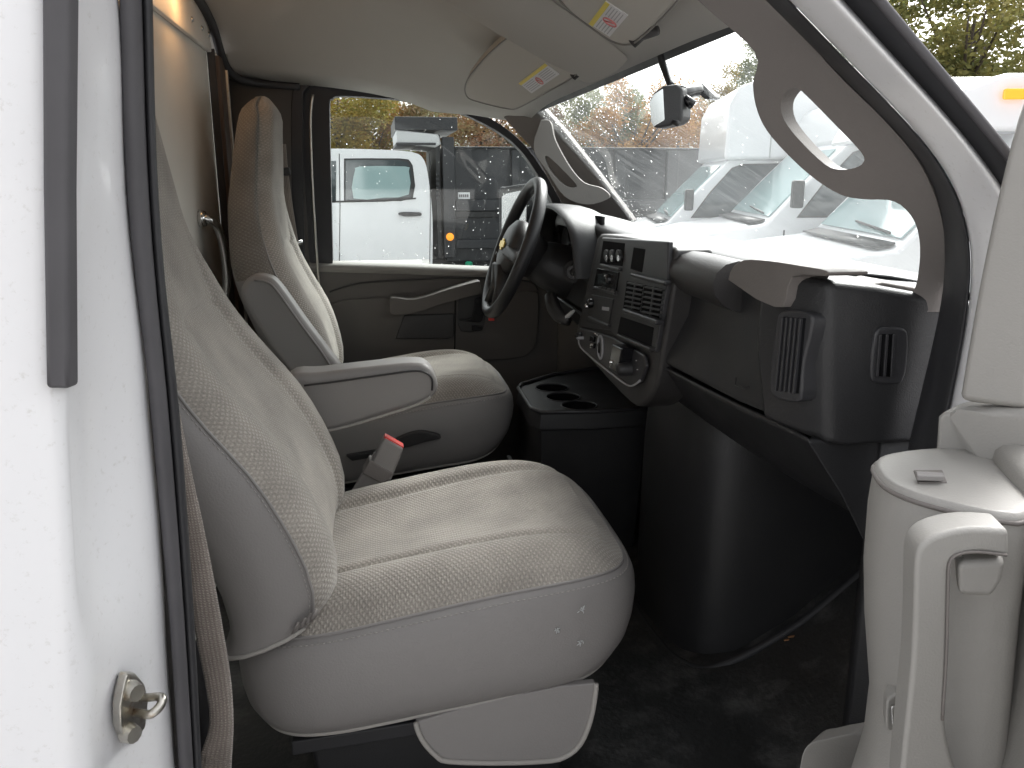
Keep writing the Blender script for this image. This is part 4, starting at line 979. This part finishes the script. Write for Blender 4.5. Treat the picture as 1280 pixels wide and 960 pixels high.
drops('rain_drops', pts, V((0, 1, 0)), dd)
# lower outer door skin
obj('outer_skin', prism([V((-.20, 2.78, .45)), V((.64, 2.78, .45)), V((.62, 2.78, 1.34)), V((-.2, 2.78, 1.39))], (0, .02, 0)), 'paint', dd)

# ---- driver's outside mirror
om = thing('wing_mirror', 'rain-beaded driver wing mirror outside the side window', 'mirror', PY(655, 315, 3.0))
hs_ = [PY(x, y, 2.965+max(0, 660-x)*.0032) for x, y in dense([(624, 304), (624, 240), (630, 234), (655, 230), (668, 232), (674, 240), (674, 300), (668, 312), (640, 312), (624, 304)], 3)[:-1]]
obj('housing', prism(hs_, (.07, .09, 0)), 'plastic', om, bevel=.012, seg=3, angle=50)
mg = [PY(x, y, 2.955+(657-x)*.0032) for x, y in ((627, 303), (627, 246), (632, 242), (652, 238), (658, 242), (656, 300), (650, 304))]
mo = obj('mirror_pane', prism(mg, (.004, .004, 0)), 'mirror_wet', om, bevel=.001)
mg2 = [PY(x, y, 2.955+(657-x)*.0032) for x, y in ((626, 336), (627, 314), (640, 312), (645, 318), (642, 338))]
obj('spot_mirror', prism(mg2, (.01, .03, 0)), 'mirror_wet', om, bevel=.003)
obj('mirror_arm', tube_bm([PY(668, 300, 3.02), V((.60, 2.82, 1.45))], .018, 10), 'plastic', om)
obj('marker_lens', prism([PY(x, y, 2.96) for x, y in ((684, 289), (688, 289), (688, 297), (684, 297))], (.01, .02, 0)), 'amber', om)

# ================================================================== VISORS, HEADER, REAR-VIEW MIRROR
def visor_obj(name, label, lst, Z, clip, stick):
    T = thing(name, label, 'sun visor', PP(lst[0][0], lst[0][1], *Z), 'sun visors')
    ol = []
    for (x, y, z) in lst: ol.append(V((x, y, z)))
    pts = [PP(q.x, q.y, *Z) for q in smooth_path(ol, 4, True)]
    o = obj('visor_pad', prism(pts, (.008, 0, .022)), 'visor', T, bevel=.007, seg=3, angle=50)
    obj('seam', tube_bm(pts+[pts[0]], .0016, 6), 'trim_grey', o)
    a, b, c, d = [PP(q[0], q[1], *Z)+V((-.0012, 0, -.0015)) for q in stick]
    s = obj('warning_label', prism([a, b, c, d], (.0008, 0, .001)), 'sticker', T, smooth=False)
    e = V((-.0005, 0, -.0008))
    def sub(u0, u1, v0, v1, m, nm):
        f = lambda u, v: a.lerp(b, u).lerp(d.lerp(c, u), v)+e
        obj(nm, prism([f(u0, v0), f(u1, v0), f(u1, v1), f(u0, v1)], (.0003, 0, .0004)), m, s, smooth=False)
    sub(.0, 1, .0, .2, 'sticker_yellow', 'yellow_band')
    for k in range(5): sub(.06, .40, .30+.13*k, .34+.13*k, 'sticker_grey', 'print_line'); sub(.62, .95, .30+.13*k, .34+.13*k, 'sticker_grey', 'print_line')
    cc = a.lerp(b, .5).lerp(d.lerp(c, .5), .62)+e*1.5; ax = (b-a).normalized()*.011; ay = (d-a).normalized()*.011
    obj('no_symbol', tube_bm([cc+ax*math.cos(t*.3927)+ay*math.sin(t*.3927) for t in range(17)], .0011, 5), 'sticker_red', s)
    obj('no_bar', tube_bm([cc+(ax+ay)*.7, cc-(ax+ay)*.7], .0011, 5), 'sticker_red', s)
    p = PP(clip[0], clip[1], *Z); obj('pivot_clip', tube_bm([p, p+V((.012, -.01, .012)), p+V((.03, -.03, .014))], [.009, .010, .007], 8), 'plastic_soft', T)
    return T
visor_obj('sun_visor', 'driver side sun visor with warning label, folded up near the far window',
    [(640, 44, .30), (655, 46, .30), (690, 70, .33), (720, 88, .38), (714, 98, .40), (690, 112, .41), (650, 134, .42), (634, 136, .42), (600, 128, .37), (583, 120, .34), (584, 100, .32), (610, 68, .30)], ((.40, 1.9, 1.865), (.6, .15, 1)), (716, 96, .40),
    [(649, 103, .375), (682, 78, .345), (700, 92, .37), (665, 116, .395)])
visor_obj('sun_visor', 'passenger side sun visor with warning label, at the top of the picture',
    [(690, -20, .28), (720, -50, .26), (850, -60, .26), (850, -8, .33), (830, 20, .36), (800, 48, .39), (786, 56, .40), (765, 52, .39), (735, 32, .36), (708, 10, .33)], ((.40, 1.3, 1.862), (.6, 0, 1)), (790, 54, .40),
    [(737, 28, .35), (758, 0, .31), (786, 18, .345), (763, 45, .38)])
# header bulge between the visors
hb = []
for t in range(9):
    u = t/8; a_ = PX(640+100*u*0+ (0), 0, .3)
con = thing('overhead_console', 'beige roof lining hump between the two sun visors', 'overhead console', (.3, 1.75, 1.93))
rg = []
for i in range(9):
    t = i/8; hw = .20-.02*t; xx = .12+.345*t; zz = slerp_tab(zc, xx); bul = .045*math.sin(math.pi*min(1, .12+.8*t))**.7
    rg.append([V((xx, 1.70+hw*v, zz-.002-bul*(1-abs(v)**3.0))) for v in (-1, -.92, -.75, -.5, -.25, 0, .25, .5, .75, .92, 1)])
obj('hump', loft(rg, closed=False), 'headliner', con, sub=1)

mr = thing('rear_view_mirror', 'black rear view mirror hanging on a stem from the windscreen header', 'mirror', PY(832, 130, 1.42))
YM = 1.42
m0 = [PY(x, y, YM) for x, y in dense([(812, 128), (814, 118), (826, 108), (848, 105), (852, 112), (852, 150), (848, 156), (818, 160), (814, 152), (812, 128)], 3)[:-1]]
sh = [PY(x, y, YM) for x, y in ((826, 108), (848, 105), (852, 112), (852, 148), (846, 155), (833, 158))]
hz_ = [PY(x, y, YM-.01) for x, y in ((811, 126), (816, 116), (828, 107), (846, 104), (853, 110), (853, 148), (846, 155), (818, 161), (814, 156))]
obj('housing', prism(hz_, (.028, .03, 0)), 'plastic', mr, bevel=.007, seg=3, angle=50)
mf = [PY(x, y, YM-.0108) for x, y in ((813, 128), (818, 118), (829, 111), (831, 150), (818, 158), (815, 153))]
obj('mirror_face', prism(mf, (-.002, -.001, 0)), 'mirror', mr, bevel=.0008)
obj('stem', tube_bm(smooth_path([PY(824, 62, 1.47), PY(827, 76, 1.46), PY(833, 92, 1.45), PY(839, 108, 1.43)], 4), .0065, 8), 'plastic', mr)
obj('ball_arm', tube_bm(smooth_path([PY(850, 118, YM+.01), PY(862, 114, YM+.03), PY(874, 112, YM+.05)], 3), [.009, .011, .012, .012, .011, .012, .010], 10), 'gloss_black', mr)
obj('glass_mount', prism([PY(x, y, YM+.05) for x, y in ((868, 106), (876, 103), (894, 120), (892, 124), (880, 124), (870, 114))], (.02, .02, 0)), 'gloss_black', mr, bevel=.003)
obj('adjust_knob', tube_bm([PY(855, 122, YM), PY(866, 131, YM)], [.007, .009], 10), 'gloss_black', mr)
obj('lower_tab', tube_bm([PY(838, 152, YM), PY(847, 154, YM-.02)], [.004, .005], 8), 'plastic', mr)

# ================================================================== PASSENGER DOOR (open, nearly edge-on)
pd = thing('passenger_door', 'open passenger door with light grey inner trim and pull handle', 'door', (.62, .72, .6))
# trim skin following the door outwards
plan = [(.655, .745), (.605, .70), (.575, .64), (.548, .575), (.512, .48), (.455, .32), (.40, .12), (.37, -.1)]
rg = []
for z, o in ((.55, .0), (.62, -.06), (.80, -.075), (.98, -.060), (1.08, -.02), (1.16, 0), (1.28, 0), (1.36, -.004), (1.40, -.012), (1.415, -.004), (1.42, .02), (1.42, .08)):
    rg.append([V((x+o*.9, y+o*-.1, z)) for x, y in plan])
obj('trim_panel', loft(rg, closed=False), 'door_grey', pd, sub=1)
obj('outer_skin', loft([[V((x+.12, y-.01, z)) for x, y in plan] for z in (.45, 1.0, 1.42)], closed=False), 'paint', pd)
# window frame upright at the hinge end
wf = [PY(x, y, .70) for x, y in dense([(1196, 502), (1206, 440), (1222, 350), (1244, 245), (1268, 150), (1300, 60)], 3)] + [PY(x, y, .66) for x, y in ((1380, 60), (1345, 160), (1310, 300), (1295, 400), (1286, 514))]
obj('window_frame', prism(wf, (.03, .012, 0)), 'door_grey', pd, bevel=.008, seg=3, angle=50)
ut = [PY(x, y, Y) for x, y, Y in ((1170, 522, .715), (1180, 512, .715), (1200, 508, .71), (1240, 510, .68), (1300, 516, .64), (1300, 690, .63), (1262, 655, .64), (1205, 582, .70), (1166, 582, .715))]
obj('upper_trim', prism(ut, (.03, .02, 0)), 'door_grey', pd, bevel=.009, seg=4, angle=50)
# armrest pod with window switch
pt_ = [V((.470, .690, 0)), V((.452, .655, 0)), V((.447, .622, 0)), V((.462, .585, 0)), V((.505, .545, 0)), V((.545, .58, 0)), V((.60, .70, 0)), V((.555, .715, 0)), V((.50, .708, 0))]
pt_ = smooth_path(pt_, 3, True); pc = V((.52, .63, 0))
rg = []
for z, s, dx in ((1.397, .90, 0), (1.397, .96, 0), (1.390, 1.0, 0), (1.36, 1.02, 0), (1.30, 1.02, .002), (1.24, 1.0, .008), (1.16, .95, .018), (1.10, .95, .018), (1.0, 1.0, .004), (.9, 1.05, -.008), (.75, 1.08, -.02)):
    rg.append([V((pc.x+(p.x-pc.x)*s+dx, pc.y+(p.y-pc.y)*s, z)) for p in pt_])
pod = obj('armrest_pod', loft(rg, cap='start'), 'door_grey', pd)
obj('pod_groove', tube_bm([p+V((0, 0, .0)) for p in rg[2]]+[rg[2][0]], .0022, 6), 'taupe', pod)
bz = [PZ(x, y, 1.3985) for x, y in ((1142, 587), (1178, 587), (1184, 602), (1148, 603))]
obj('switch_bezel', prism(bz, (0, 0, -.003)), 'taupe', pod, bevel=.001)
bz = [PZ(x, y, 1.4005) for x, y in ((1144, 595), (1178, 597), (1180, 602), (1146, 601))]
obj('window_switch', prism(bz, (0, 0, .005)), 'vinyl', pod, bevel=.001)
lk_ = obj('latch_bezel', prism([PY(x, y, .60) for x, y in dense([(1108, 880), (1112, 872), (1136, 866), (1136, 912), (1112, 914), (1107, 908), (1108, 880)], 2)[:-1]], (.01, .02, 0)), 'door_grey', pd, bevel=.003)
obj('lock_button', prism([PY(x, y, .596) for x, y in ((1114, 884), (1126, 882), (1126, 906), (1115, 908))], (.004, .01, 0)), 'chrome', lk_, bevel=.002)
# pull handle: flat grip standing off the panel
def bar(path, wv, tv, m, name, parent, bev=.008):
    rg = []
    for p, a in path: rg.append([p-a*wv/2-tv/2, p+a*wv/2-tv/2, p+a*wv/2+tv/2, p-a*wv/2+tv/2])
    return obj(name, loft(rg, cap=True), m, parent, bevel=bev, seg=4, angle=50)
YH = .52
outl = dense([(1262, 662), (1215, 660), (1180, 666), (1156, 678), (1145, 700), (1143, 760), (1140, 830), (1133, 900), (1124, 1000), (1128, 1080)], 3)
inl = dense([(1262, 698), (1225, 692), (1200, 696), (1190, 704), (1188, 724), (1186, 790), (1184, 850), (1182, 900), (1188, 940), (1205, 1000), (1215, 1080)], 3)[::-1]
ph = obj('pull_handle', prism([PY(x, y, YH) for x, y in outl]+[PY(x, y, YH) for x, y in inl], (.012, .034, 0)), 'door_grey', pd, bevel=.009, seg=4, angle=60)
gs = [PY(x, y, YH-.001) for x, y in ((1258, 694), (1222, 690), (1198, 693), (1187, 704), (1185, 740), (1183, 820), (1178, 900))]
obj('grip_seam', tube_bm(smooth_path(gs, 3), .0012, 6), 'taupe', ph)
mt = [PY(x, y, YH+.004) for x, y in ((1196, 704), (1258, 700), (1252, 728), (1240, 748), (1198, 746))]
obj('handle_mount', prism(mt, (.02, .03, 0)), 'door_grey', pd, bevel=.006)
cr = [PY(x, y, .575) for x, y in ((1200, 748), (1222, 752), (1226, 790), (1220, 840), (1208, 890), (1200, 930))]
obj('pocket_crease', tube_bm(smooth_path(cr, 4), .003, 8), 'vinyl', pd)
# map pocket lip at the bottom
ml = [PZ(x, y, .84) for x, y in ((1004, 965), (1010, 935), (1030, 925), (1075, 922))]
obj('map_pocket', prism([PY(x, y, .80) for x, y in dense([(996, 985), (1002, 945), (1012, 930), (1030, 925), (1082, 921), (1100, 985)], 3)], (.03, .02, 0)), 'door_grey', pd, bevel=.006)

# ================================================================== OUTSIDE: DUMP TRUCK
YT = 12.0
tk = thing('dump_truck', 'white crew cab truck with black steel dump body beyond driver window', 'truck', (1, YT+1, 0))
def T(x, y, d=0): return PY(x, y, YT+d)
cab = dense([(300, 190), (400, 186), (470, 187), (515, 190), (530, 200), (536, 225), (540, 262), (541, 300), (540, 345), (538, 372)], 3)
ol = [T(x, y) for x, y in cab]; ol = [V((ol[0].x-.5, YT, ol[0].z-.1))] + ol + [V((ol[-1].x, YT, .55)), V((-3.4, YT, .55)), V((-3.4, YT, 1.2)), V((-2.4, YT, 1.35))]
obj('cab', prism(ol, (0, 2.0, 0)), 'truck_white', tk, bevel=.08, seg=4, angle=50)
w1 = dense([(430, 198), (500, 198), (513, 202), (517, 215), (516, 248), (480, 251), (430, 252)], 2)
pf = obj('window_trim', prism([T(x, y, -.006) for x, y in w1], (0, .02, 0)), 'truck_trim', tk, bevel=.004)
w2 = [(432, 200), (498, 200), (510, 203), (514, 216), (513, 246), (480, 249), (432, 250)]
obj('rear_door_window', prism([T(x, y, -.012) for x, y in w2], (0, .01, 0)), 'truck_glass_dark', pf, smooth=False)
w3 = dense([(444, 212), (450, 208), (506, 208), (511, 214), (511, 243), (480, 247), (442, 248), (442, 220)], 2)
obj('window_reflection', prism([T(x, y, -.016) for x, y in w3], (0, .006, 0)), 'truck_glass', pf, smooth=False)
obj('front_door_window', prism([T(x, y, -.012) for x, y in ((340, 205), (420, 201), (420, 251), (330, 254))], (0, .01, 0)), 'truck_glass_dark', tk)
obj('belt_moulding', prism([T(x, y, -.012) for x, y in ((330, 252.5), (480, 250), (520, 247), (520, 249), (480, 252), (330, 255))], (0, .02, 0)), 'truck_trim', tk)
obj('door_handle', prism([T(x, y, -.05) for x, y in dense([(498, 266), (505, 265), (525, 265.5), (527, 268), (525, 270), (505, 270.5), (498, 268)], 2)], (0, .04, 0)), 'truck_trim', tk, bevel=.01)
for xx in (424, 537): obj('door_gap', tube_bm([T(xx, 192, -.002), T(xx+1, 260, -.002), T(xx, 340, -.002)], .006, 5), 'truck_trim', tk)
# dump body
ex = T(868, 187).x
def tb(name, x0, x1, y0, y1, d0, d1, m, bev=.01, parent=tk):
    a, b = T(x0, y0, d0), T(x1, y1, d0); return obj(name, prism([V((a.x, YT+d0, a.z)), V((b.x, YT+d0, a.z)), V((b.x, YT+d0, b.z)), V((a.x, YT+d0, b.z))], (0, d1-d0, 0)), m, parent, bevel=bev, angle=20)
body = tb('dump_body', 556, 872, 183, 322, .06, 2.2, 'truck_black')
post = tb('front_post', 553, 570, 171, 322, -.05, .2, 'truck_black')
tb('body_rail', 570, 872, 250, 262, -.04, .06, 'truck_black'); tb('body_rail', 570, 872, 300, 307, -.04, .06, 'truck_black'); tb('body_rail', 570, 872, 183, 187, -.04, .06, 'truck_black')
tb('lower_dark_board', 570, 872, 264, 270, .0, .06, 'truck_trim')  # dark trim strip just below the middle body rail
for x in (640, 705, 770, 835): tb('side_rib', x, x+9, 188, 300, -.05, .06, 'truck_black')
tb('marker_plate', 572.5, 587.5, 240.5, 249, .045, .06, 'sticker')
for k in range(5): tb('plate_text', 574+k*2.5, 575.6+k*2.5, 243, 246.5, .04, .046, 'truck_trim', 0)
c = T(562.5, 296, -.06)
ob_ = obj('marker_lamp', tube_bm([c+V((0, .02, 0)), c+V((0, -.02, 0)), c+V((0, -.03, 0))], [.055, .055, .04], 18), 'amber', tk, angle=50)
# cab guard with tarp roll
tb('cab_guard', 493, 572, 145.5, 163, -.02, 2.2, 'truck_black')
obj('tarp_housing', prism([T(x, y, .0) for x, y in ((495, 162), (548, 168), (552, 180), (545, 184), (497, 179))], (0, 2.1, 0)), 'tarp', tk, bevel=.02)
tb('guard_edge', 495, 545, 178, 181.5, -.03, 2.1, 'truck_black')
tb('headboard_edge', 544, 553, 168, 322, .05, 2.1, 'truck_trim')
for k in range(6): tb('louver', 545, 549, 216+k*6, 219+k*6, -.0, .04, 'truck_black', .004)
c = T(586, 331, -.1)
obj('green_cap', tube_bm([c+V((0, 0, -.06)), c+V((0, 0, .03)), c+V((0, 0, .05))], [.06, .055, .03], 14), 'green', tk, angle=40)
tb('chassis_rail', 540, 880, 324, 345, .3, 1.7, 'truck_trim')
for x in (-2.6, 2.4, 3.6):
    obj('wheel', tube_bm([V((x, YT+.05, .5)), V((x, YT+.35, .5))], .5, 24), 'tyre', tk, angle=40)
tb('far_board', 872, 915, 208, 322, 3.0, 5.0, 'truck_black')

# ================================================================== ROW OF BOX VANS, noses towards -x
def box_van(label, xa, ya, box_top, box_x, dz=0, marker=False, length=4.2):
    o = thing('box_van', label, 'van', (xa, ya, 0), 'white box vans parked in a row')
    def q(x, z): return V((xa+x, ya, z+dz))
    prof = [q(-1.12, .45), q(-1.15, .95), q(-1.05, 1.08), q(-.55, 1.20), q(-.05, 1.27), q(.30, 1.66), q(.62, 1.98), q(.80, 2.04), q(1.7, 2.08), q(1.7, .45)]
    obj('cab', prism(prof, (0, 2.0, 0)), 'truck_white', o, bevel=.03, seg=2, angle=12)
    for a_, b_ in ((q(.12, 1.22), q(.12, .55)), (q(1.52, 1.98), q(1.52, .55))): obj('door_gap', tube_bm([a_+V((0, -.002, 0)), b_+V((0, -.002, 0))], .008, 5), 'truck_trim', o)
    obj('door_handle', prism([q(1.25, 1.10)+V((0, -.03, 0)), q(1.45, 1.10)+V((0, -.03, 0)), q(1.45, 1.15)+V((0, -.03, 0)), q(1.25, 1.15)+V((0, -.03, 0))], (0, .03, 0)), 'truck_trim', o)
    obj('grille', prism([q(-1.165, .62)+V((0, .45, 0)), q(-1.165, .62)+V((0, 1.55, 0)), q(-1.16, .98)+V((0, 1.55, 0)), q(-1.16, .98)+V((0, .45, 0))], (-.02, 0, 0)), 'truck_trim', o, bevel=.01)
    obj('cowl_panel', prism([q(-.16, 1.272)+V((0, .12, 0)), q(-.16, 1.272)+V((0, 1.88, 0)), q(-.03, 1.30)+V((0, 1.88, 0)), q(-.03, 1.30)+V((0, .12, 0))], (0, 0, .012)), 'truck_trim', o)
    def wsx(u, v): # u across, v up the windscreen
        p = q(-.02, 1.29).lerp(q(.60, 1.945), v); return p + V((-.012, .10+1.8*u, .012))
    obj('windscreen', prism([wsx(0, .05), wsx(1, .05), wsx(.97, .95), wsx(.03, .95)], (-.008, 0, .008)), 'truck_glass', o, smooth=False)
    sw_ = [q(.22, 1.33), q(.42, 1.62), q(.66, 1.90), q(.78, 1.94), q(1.42, 1.95), q(1.46, 1.34)]
    fr_ = obj('side_window', prism([p+V((0, -.004, 0)) for p in sw_], (0, .01, 0)), 'truck_trim', o)
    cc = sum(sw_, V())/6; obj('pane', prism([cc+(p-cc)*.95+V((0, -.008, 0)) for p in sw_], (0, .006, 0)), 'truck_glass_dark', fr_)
    obj('mirror', prism([q(.12, 1.42)+V((0, -.22, 0)), q(.22, 1.42)+V((0, -.22, 0)), q(.22, 1.66)+V((0, -.22, 0)), q(.12, 1.66)+V((0, -.22, 0))], (0, .10, 0)), 'truck_trim', o, bevel=.02)
    obj('wiper', tube_bm([wsx(.1, .06)+V((-.02, 0, .02)), wsx(.55, .12)+V((-.02, 0, .02))], .01, 5), 'truck_trim', o)
    if box_top:
        bx = [V((xa+box_x, ya-.12, 1.98+dz)), V((xa+box_x+.02, ya-.12, box_top-.28)), V((xa+box_x+.12, ya-.12, box_top-.08)), V((xa+box_x+.35, ya-.12, box_top)), V((xa+length, ya-.12, box_top)), V((xa+length, ya-.12, .8)), V((xa+1.72, ya-.12, .8)), V((xa+1.72, ya-.12, 1.98+dz))]
        obj('box_body', prism(bx, (0, 2.24, 0)), 'truck_white', o, bevel=.05, seg=3, angle=50)
        obj('box_seam', tube_bm([V((xa+box_x+.5, ya-.123, 2.0+dz)), V((xa+box_x+.5, ya-.123, box_top-.02))], .008, 5), 'tarp', o)
        for k in range(2 if marker else 0):
            p = V((xa+box_x+.33+k*1.6, ya-.125, box_top-.15))
            obj('marker_lamp', prism([p, p+V((.13, 0, 0)), p+V((.13, 0, .06)), p+V((0, 0, .06))], (0, -.04, 0)), 'amber', o, bevel=.01)
    for x in (-.45, 2.9): obj('wheel', tube_bm([V((xa+x, ya+.02, .4)), V((xa+x, ya+.28, .4))], .4, 20), 'tyre', o, angle=40)
    for y in (.15, 1.6): obj('headlight', prism([q(-1.16, .78)+V((0, y, 0)), q(-1.16, .78)+V((0, y+.3, 0)), q(-1.15, .98)+V((0, y+.3, 0)), q(-1.15, .98)+V((0, y, 0))], (-.02, 0, 0)), 'truck_glass', o, smooth=False)
    o.rotation_euler.z = rad(-14)
    return o
box_van('farthest white box van, partly behind the black dump body', 3.45, 9.4, 2.75, .55, dz=-.1, length=4.0)
box_van('middle white box van in the parked row', 3.55, 7.1, 2.46, .62, length=4.0)
box_van('nearest white box van with amber marker lamps on its body', 3.30, 4.75, 2.265, .06, marker=True, dz=-.04, length=4.2)

# ================================================================== TREES
def crown_mesh(seed, rx, rz, n, leaf, conif=False):
    rnd = random.Random(seed); vs = []; fs = []
    cl = []
    for k in range(46):
        while True:
            p = V((rnd.uniform(-1, 1), rnd.uniform(-1, 1), rnd.uniform(-1, 1)))
            if p.length < 1: break
        if conif: w_ = .25+.75*(1-(p.z+1)/2); p = V((p.x*w_, p.y*w_, p.z))
        cl.append((V((p.x*rx, p.y*rx, p.z*rz)), rnd.uniform(.16, .34)*rx))
    for i in range(n):
        c, r = rnd.choice(cl); d = V((rnd.gauss(0, 1), rnd.gauss(0, 1), rnd.gauss(0, .8)))
        p = c + d.normalized()*r*rnd.random()**.4
        a = V((rnd.uniform(-1, 1), rnd.uniform(-1, 1), rnd.uniform(-.6, .6))).normalized(); b = a.cross(V((rnd.uniform(-1, 1), rnd.uniform(-1, 1), rnd.uniform(-1, 1)))).normalized()
        s = leaf*rnd.uniform(.6, 1.3); k = len(vs)
        vs += [p-a*s, p+b*s*.55, p+a*s, p-b*s*.55]; fs.append((k, k+1, k+2, k+3))
    me = bpy.data.meshes.new('crown'); me.from_pydata([tuple(v) for v in vs], [], fs); me.materials.append(M['leaf_green']); return me
CR = [crown_mesh(1, 2.6, 3.0, 15000, .075), crown_mesh(2, 2.9, 2.7, 15000, .08), crown_mesh(3, 2.2, 3.6, 15000, .07), crown_mesh(4, 2.4, 4.2, 15000, .075, True)]
def tree(label, x, y, h, k, leaf, s=1.0, rot=0):
    t = thing('tree', label, 'tree', (x, y, 0), 'trees behind the parked vehicles')
    bm = nb(); rnd = random.Random(int(x*10+y)); zt = h
    tube_bm([V((x, y, 0)), V((x+.1, y, h*.4)), V((x-.05, y+.1, h*.75)), V((x+.1, y, h*1.2))], [.24, .18, .12, .04], 8, bm)
    for i in range(7):
        an = rnd.uniform(0, 6.28); z0 = h*rnd.uniform(.4, .9); L = rnd.uniform(1.2, 2.2)*s
        tube_bm([V((x, y, z0)), V((x+math.cos(an)*L*.5, y+math.sin(an)*L*.5, z0+L*.35)), V((x+math.cos(an)*L, y+math.sin(an)*L, z0+L*.9))], [.08, .05, .02], 6, bm)
    obj('trunk', bm, 'bark', t)
    c = bpy.data.objects.new('crown', CR[k]); COL.objects.link(c); c.parent = t; c.location = (0, 0, h); c.rotation_euler = (0, 0, rot); c.scale = (s, s, s)
    c.material_slots[0].link = 'OBJECT'; c.material_slots[0].material = M[leaf]; return t
def by_px(px, D): d = ray(px, 225); d = d/d.y*D; return d.x, d.y
trees = [
 (425, 38, 4.3, 1, 'leaf_gold', 1.0, 'golden tree at the left edge of the driver window'),
 (462, 40, 4.0, 0, 'leaf_orange', .85, 'orange tree showing left of the dump truck guard'),
 (530, 42, 4.6, 2, 'leaf_green', .9, 'green tree behind the dump truck cab guard'),
 (595, 38, 3.9, 1, 'leaf_rust', 1.0, 'rust red tree above the dump body in the driver window'),
 (655, 40, 3.6, 0, 'leaf_rust', 1.0, 'reddish tree hidden partly by the far front pillar'),
 (720, 40, 3.8, 1, 'leaf_green', 1.0, 'green tree behind the wet left part of the windscreen'),
 (790, 37, 3.3, 0, 'leaf_orange', .95, 'orange tree left of the rear view mirror stem'),
 (845, 39, 3.2, 1, 'leaf_orange', 1.0, 'orange tree directly behind the rear view mirror'),
 (895, 41, 3.8, 2, 'leaf_gold', .95, 'golden tree between mirror and near pillar'),
 (940, 43, 5.0, 3, 'leaf_green', 1.1, 'tall green tree at the right of the windscreen'),
 (765, 48, 3.9, 2, 'leaf_green', 1.1, 'darker green tree set back behind the orange ones'),
 (1120, 24, 5.0, 3, 'leaf_pine', 1.15, 'olive green tree just right of the white front pillar'),
 (1190, 23, 5.2, 0, 'leaf_pine', 1.2, 'olive green tree above the nearest box van'),
 (1265, 24, 5.6, 2, 'leaf_pine', 1.3, 'tall olive tree at the top right corner'),
]
for i, (px, D, h, k, lf_, s, lab) in enumerate(trees):
    x, y = by_px(px, D); tree(lab, x, y, h, k, lf_, s, i*1.3)
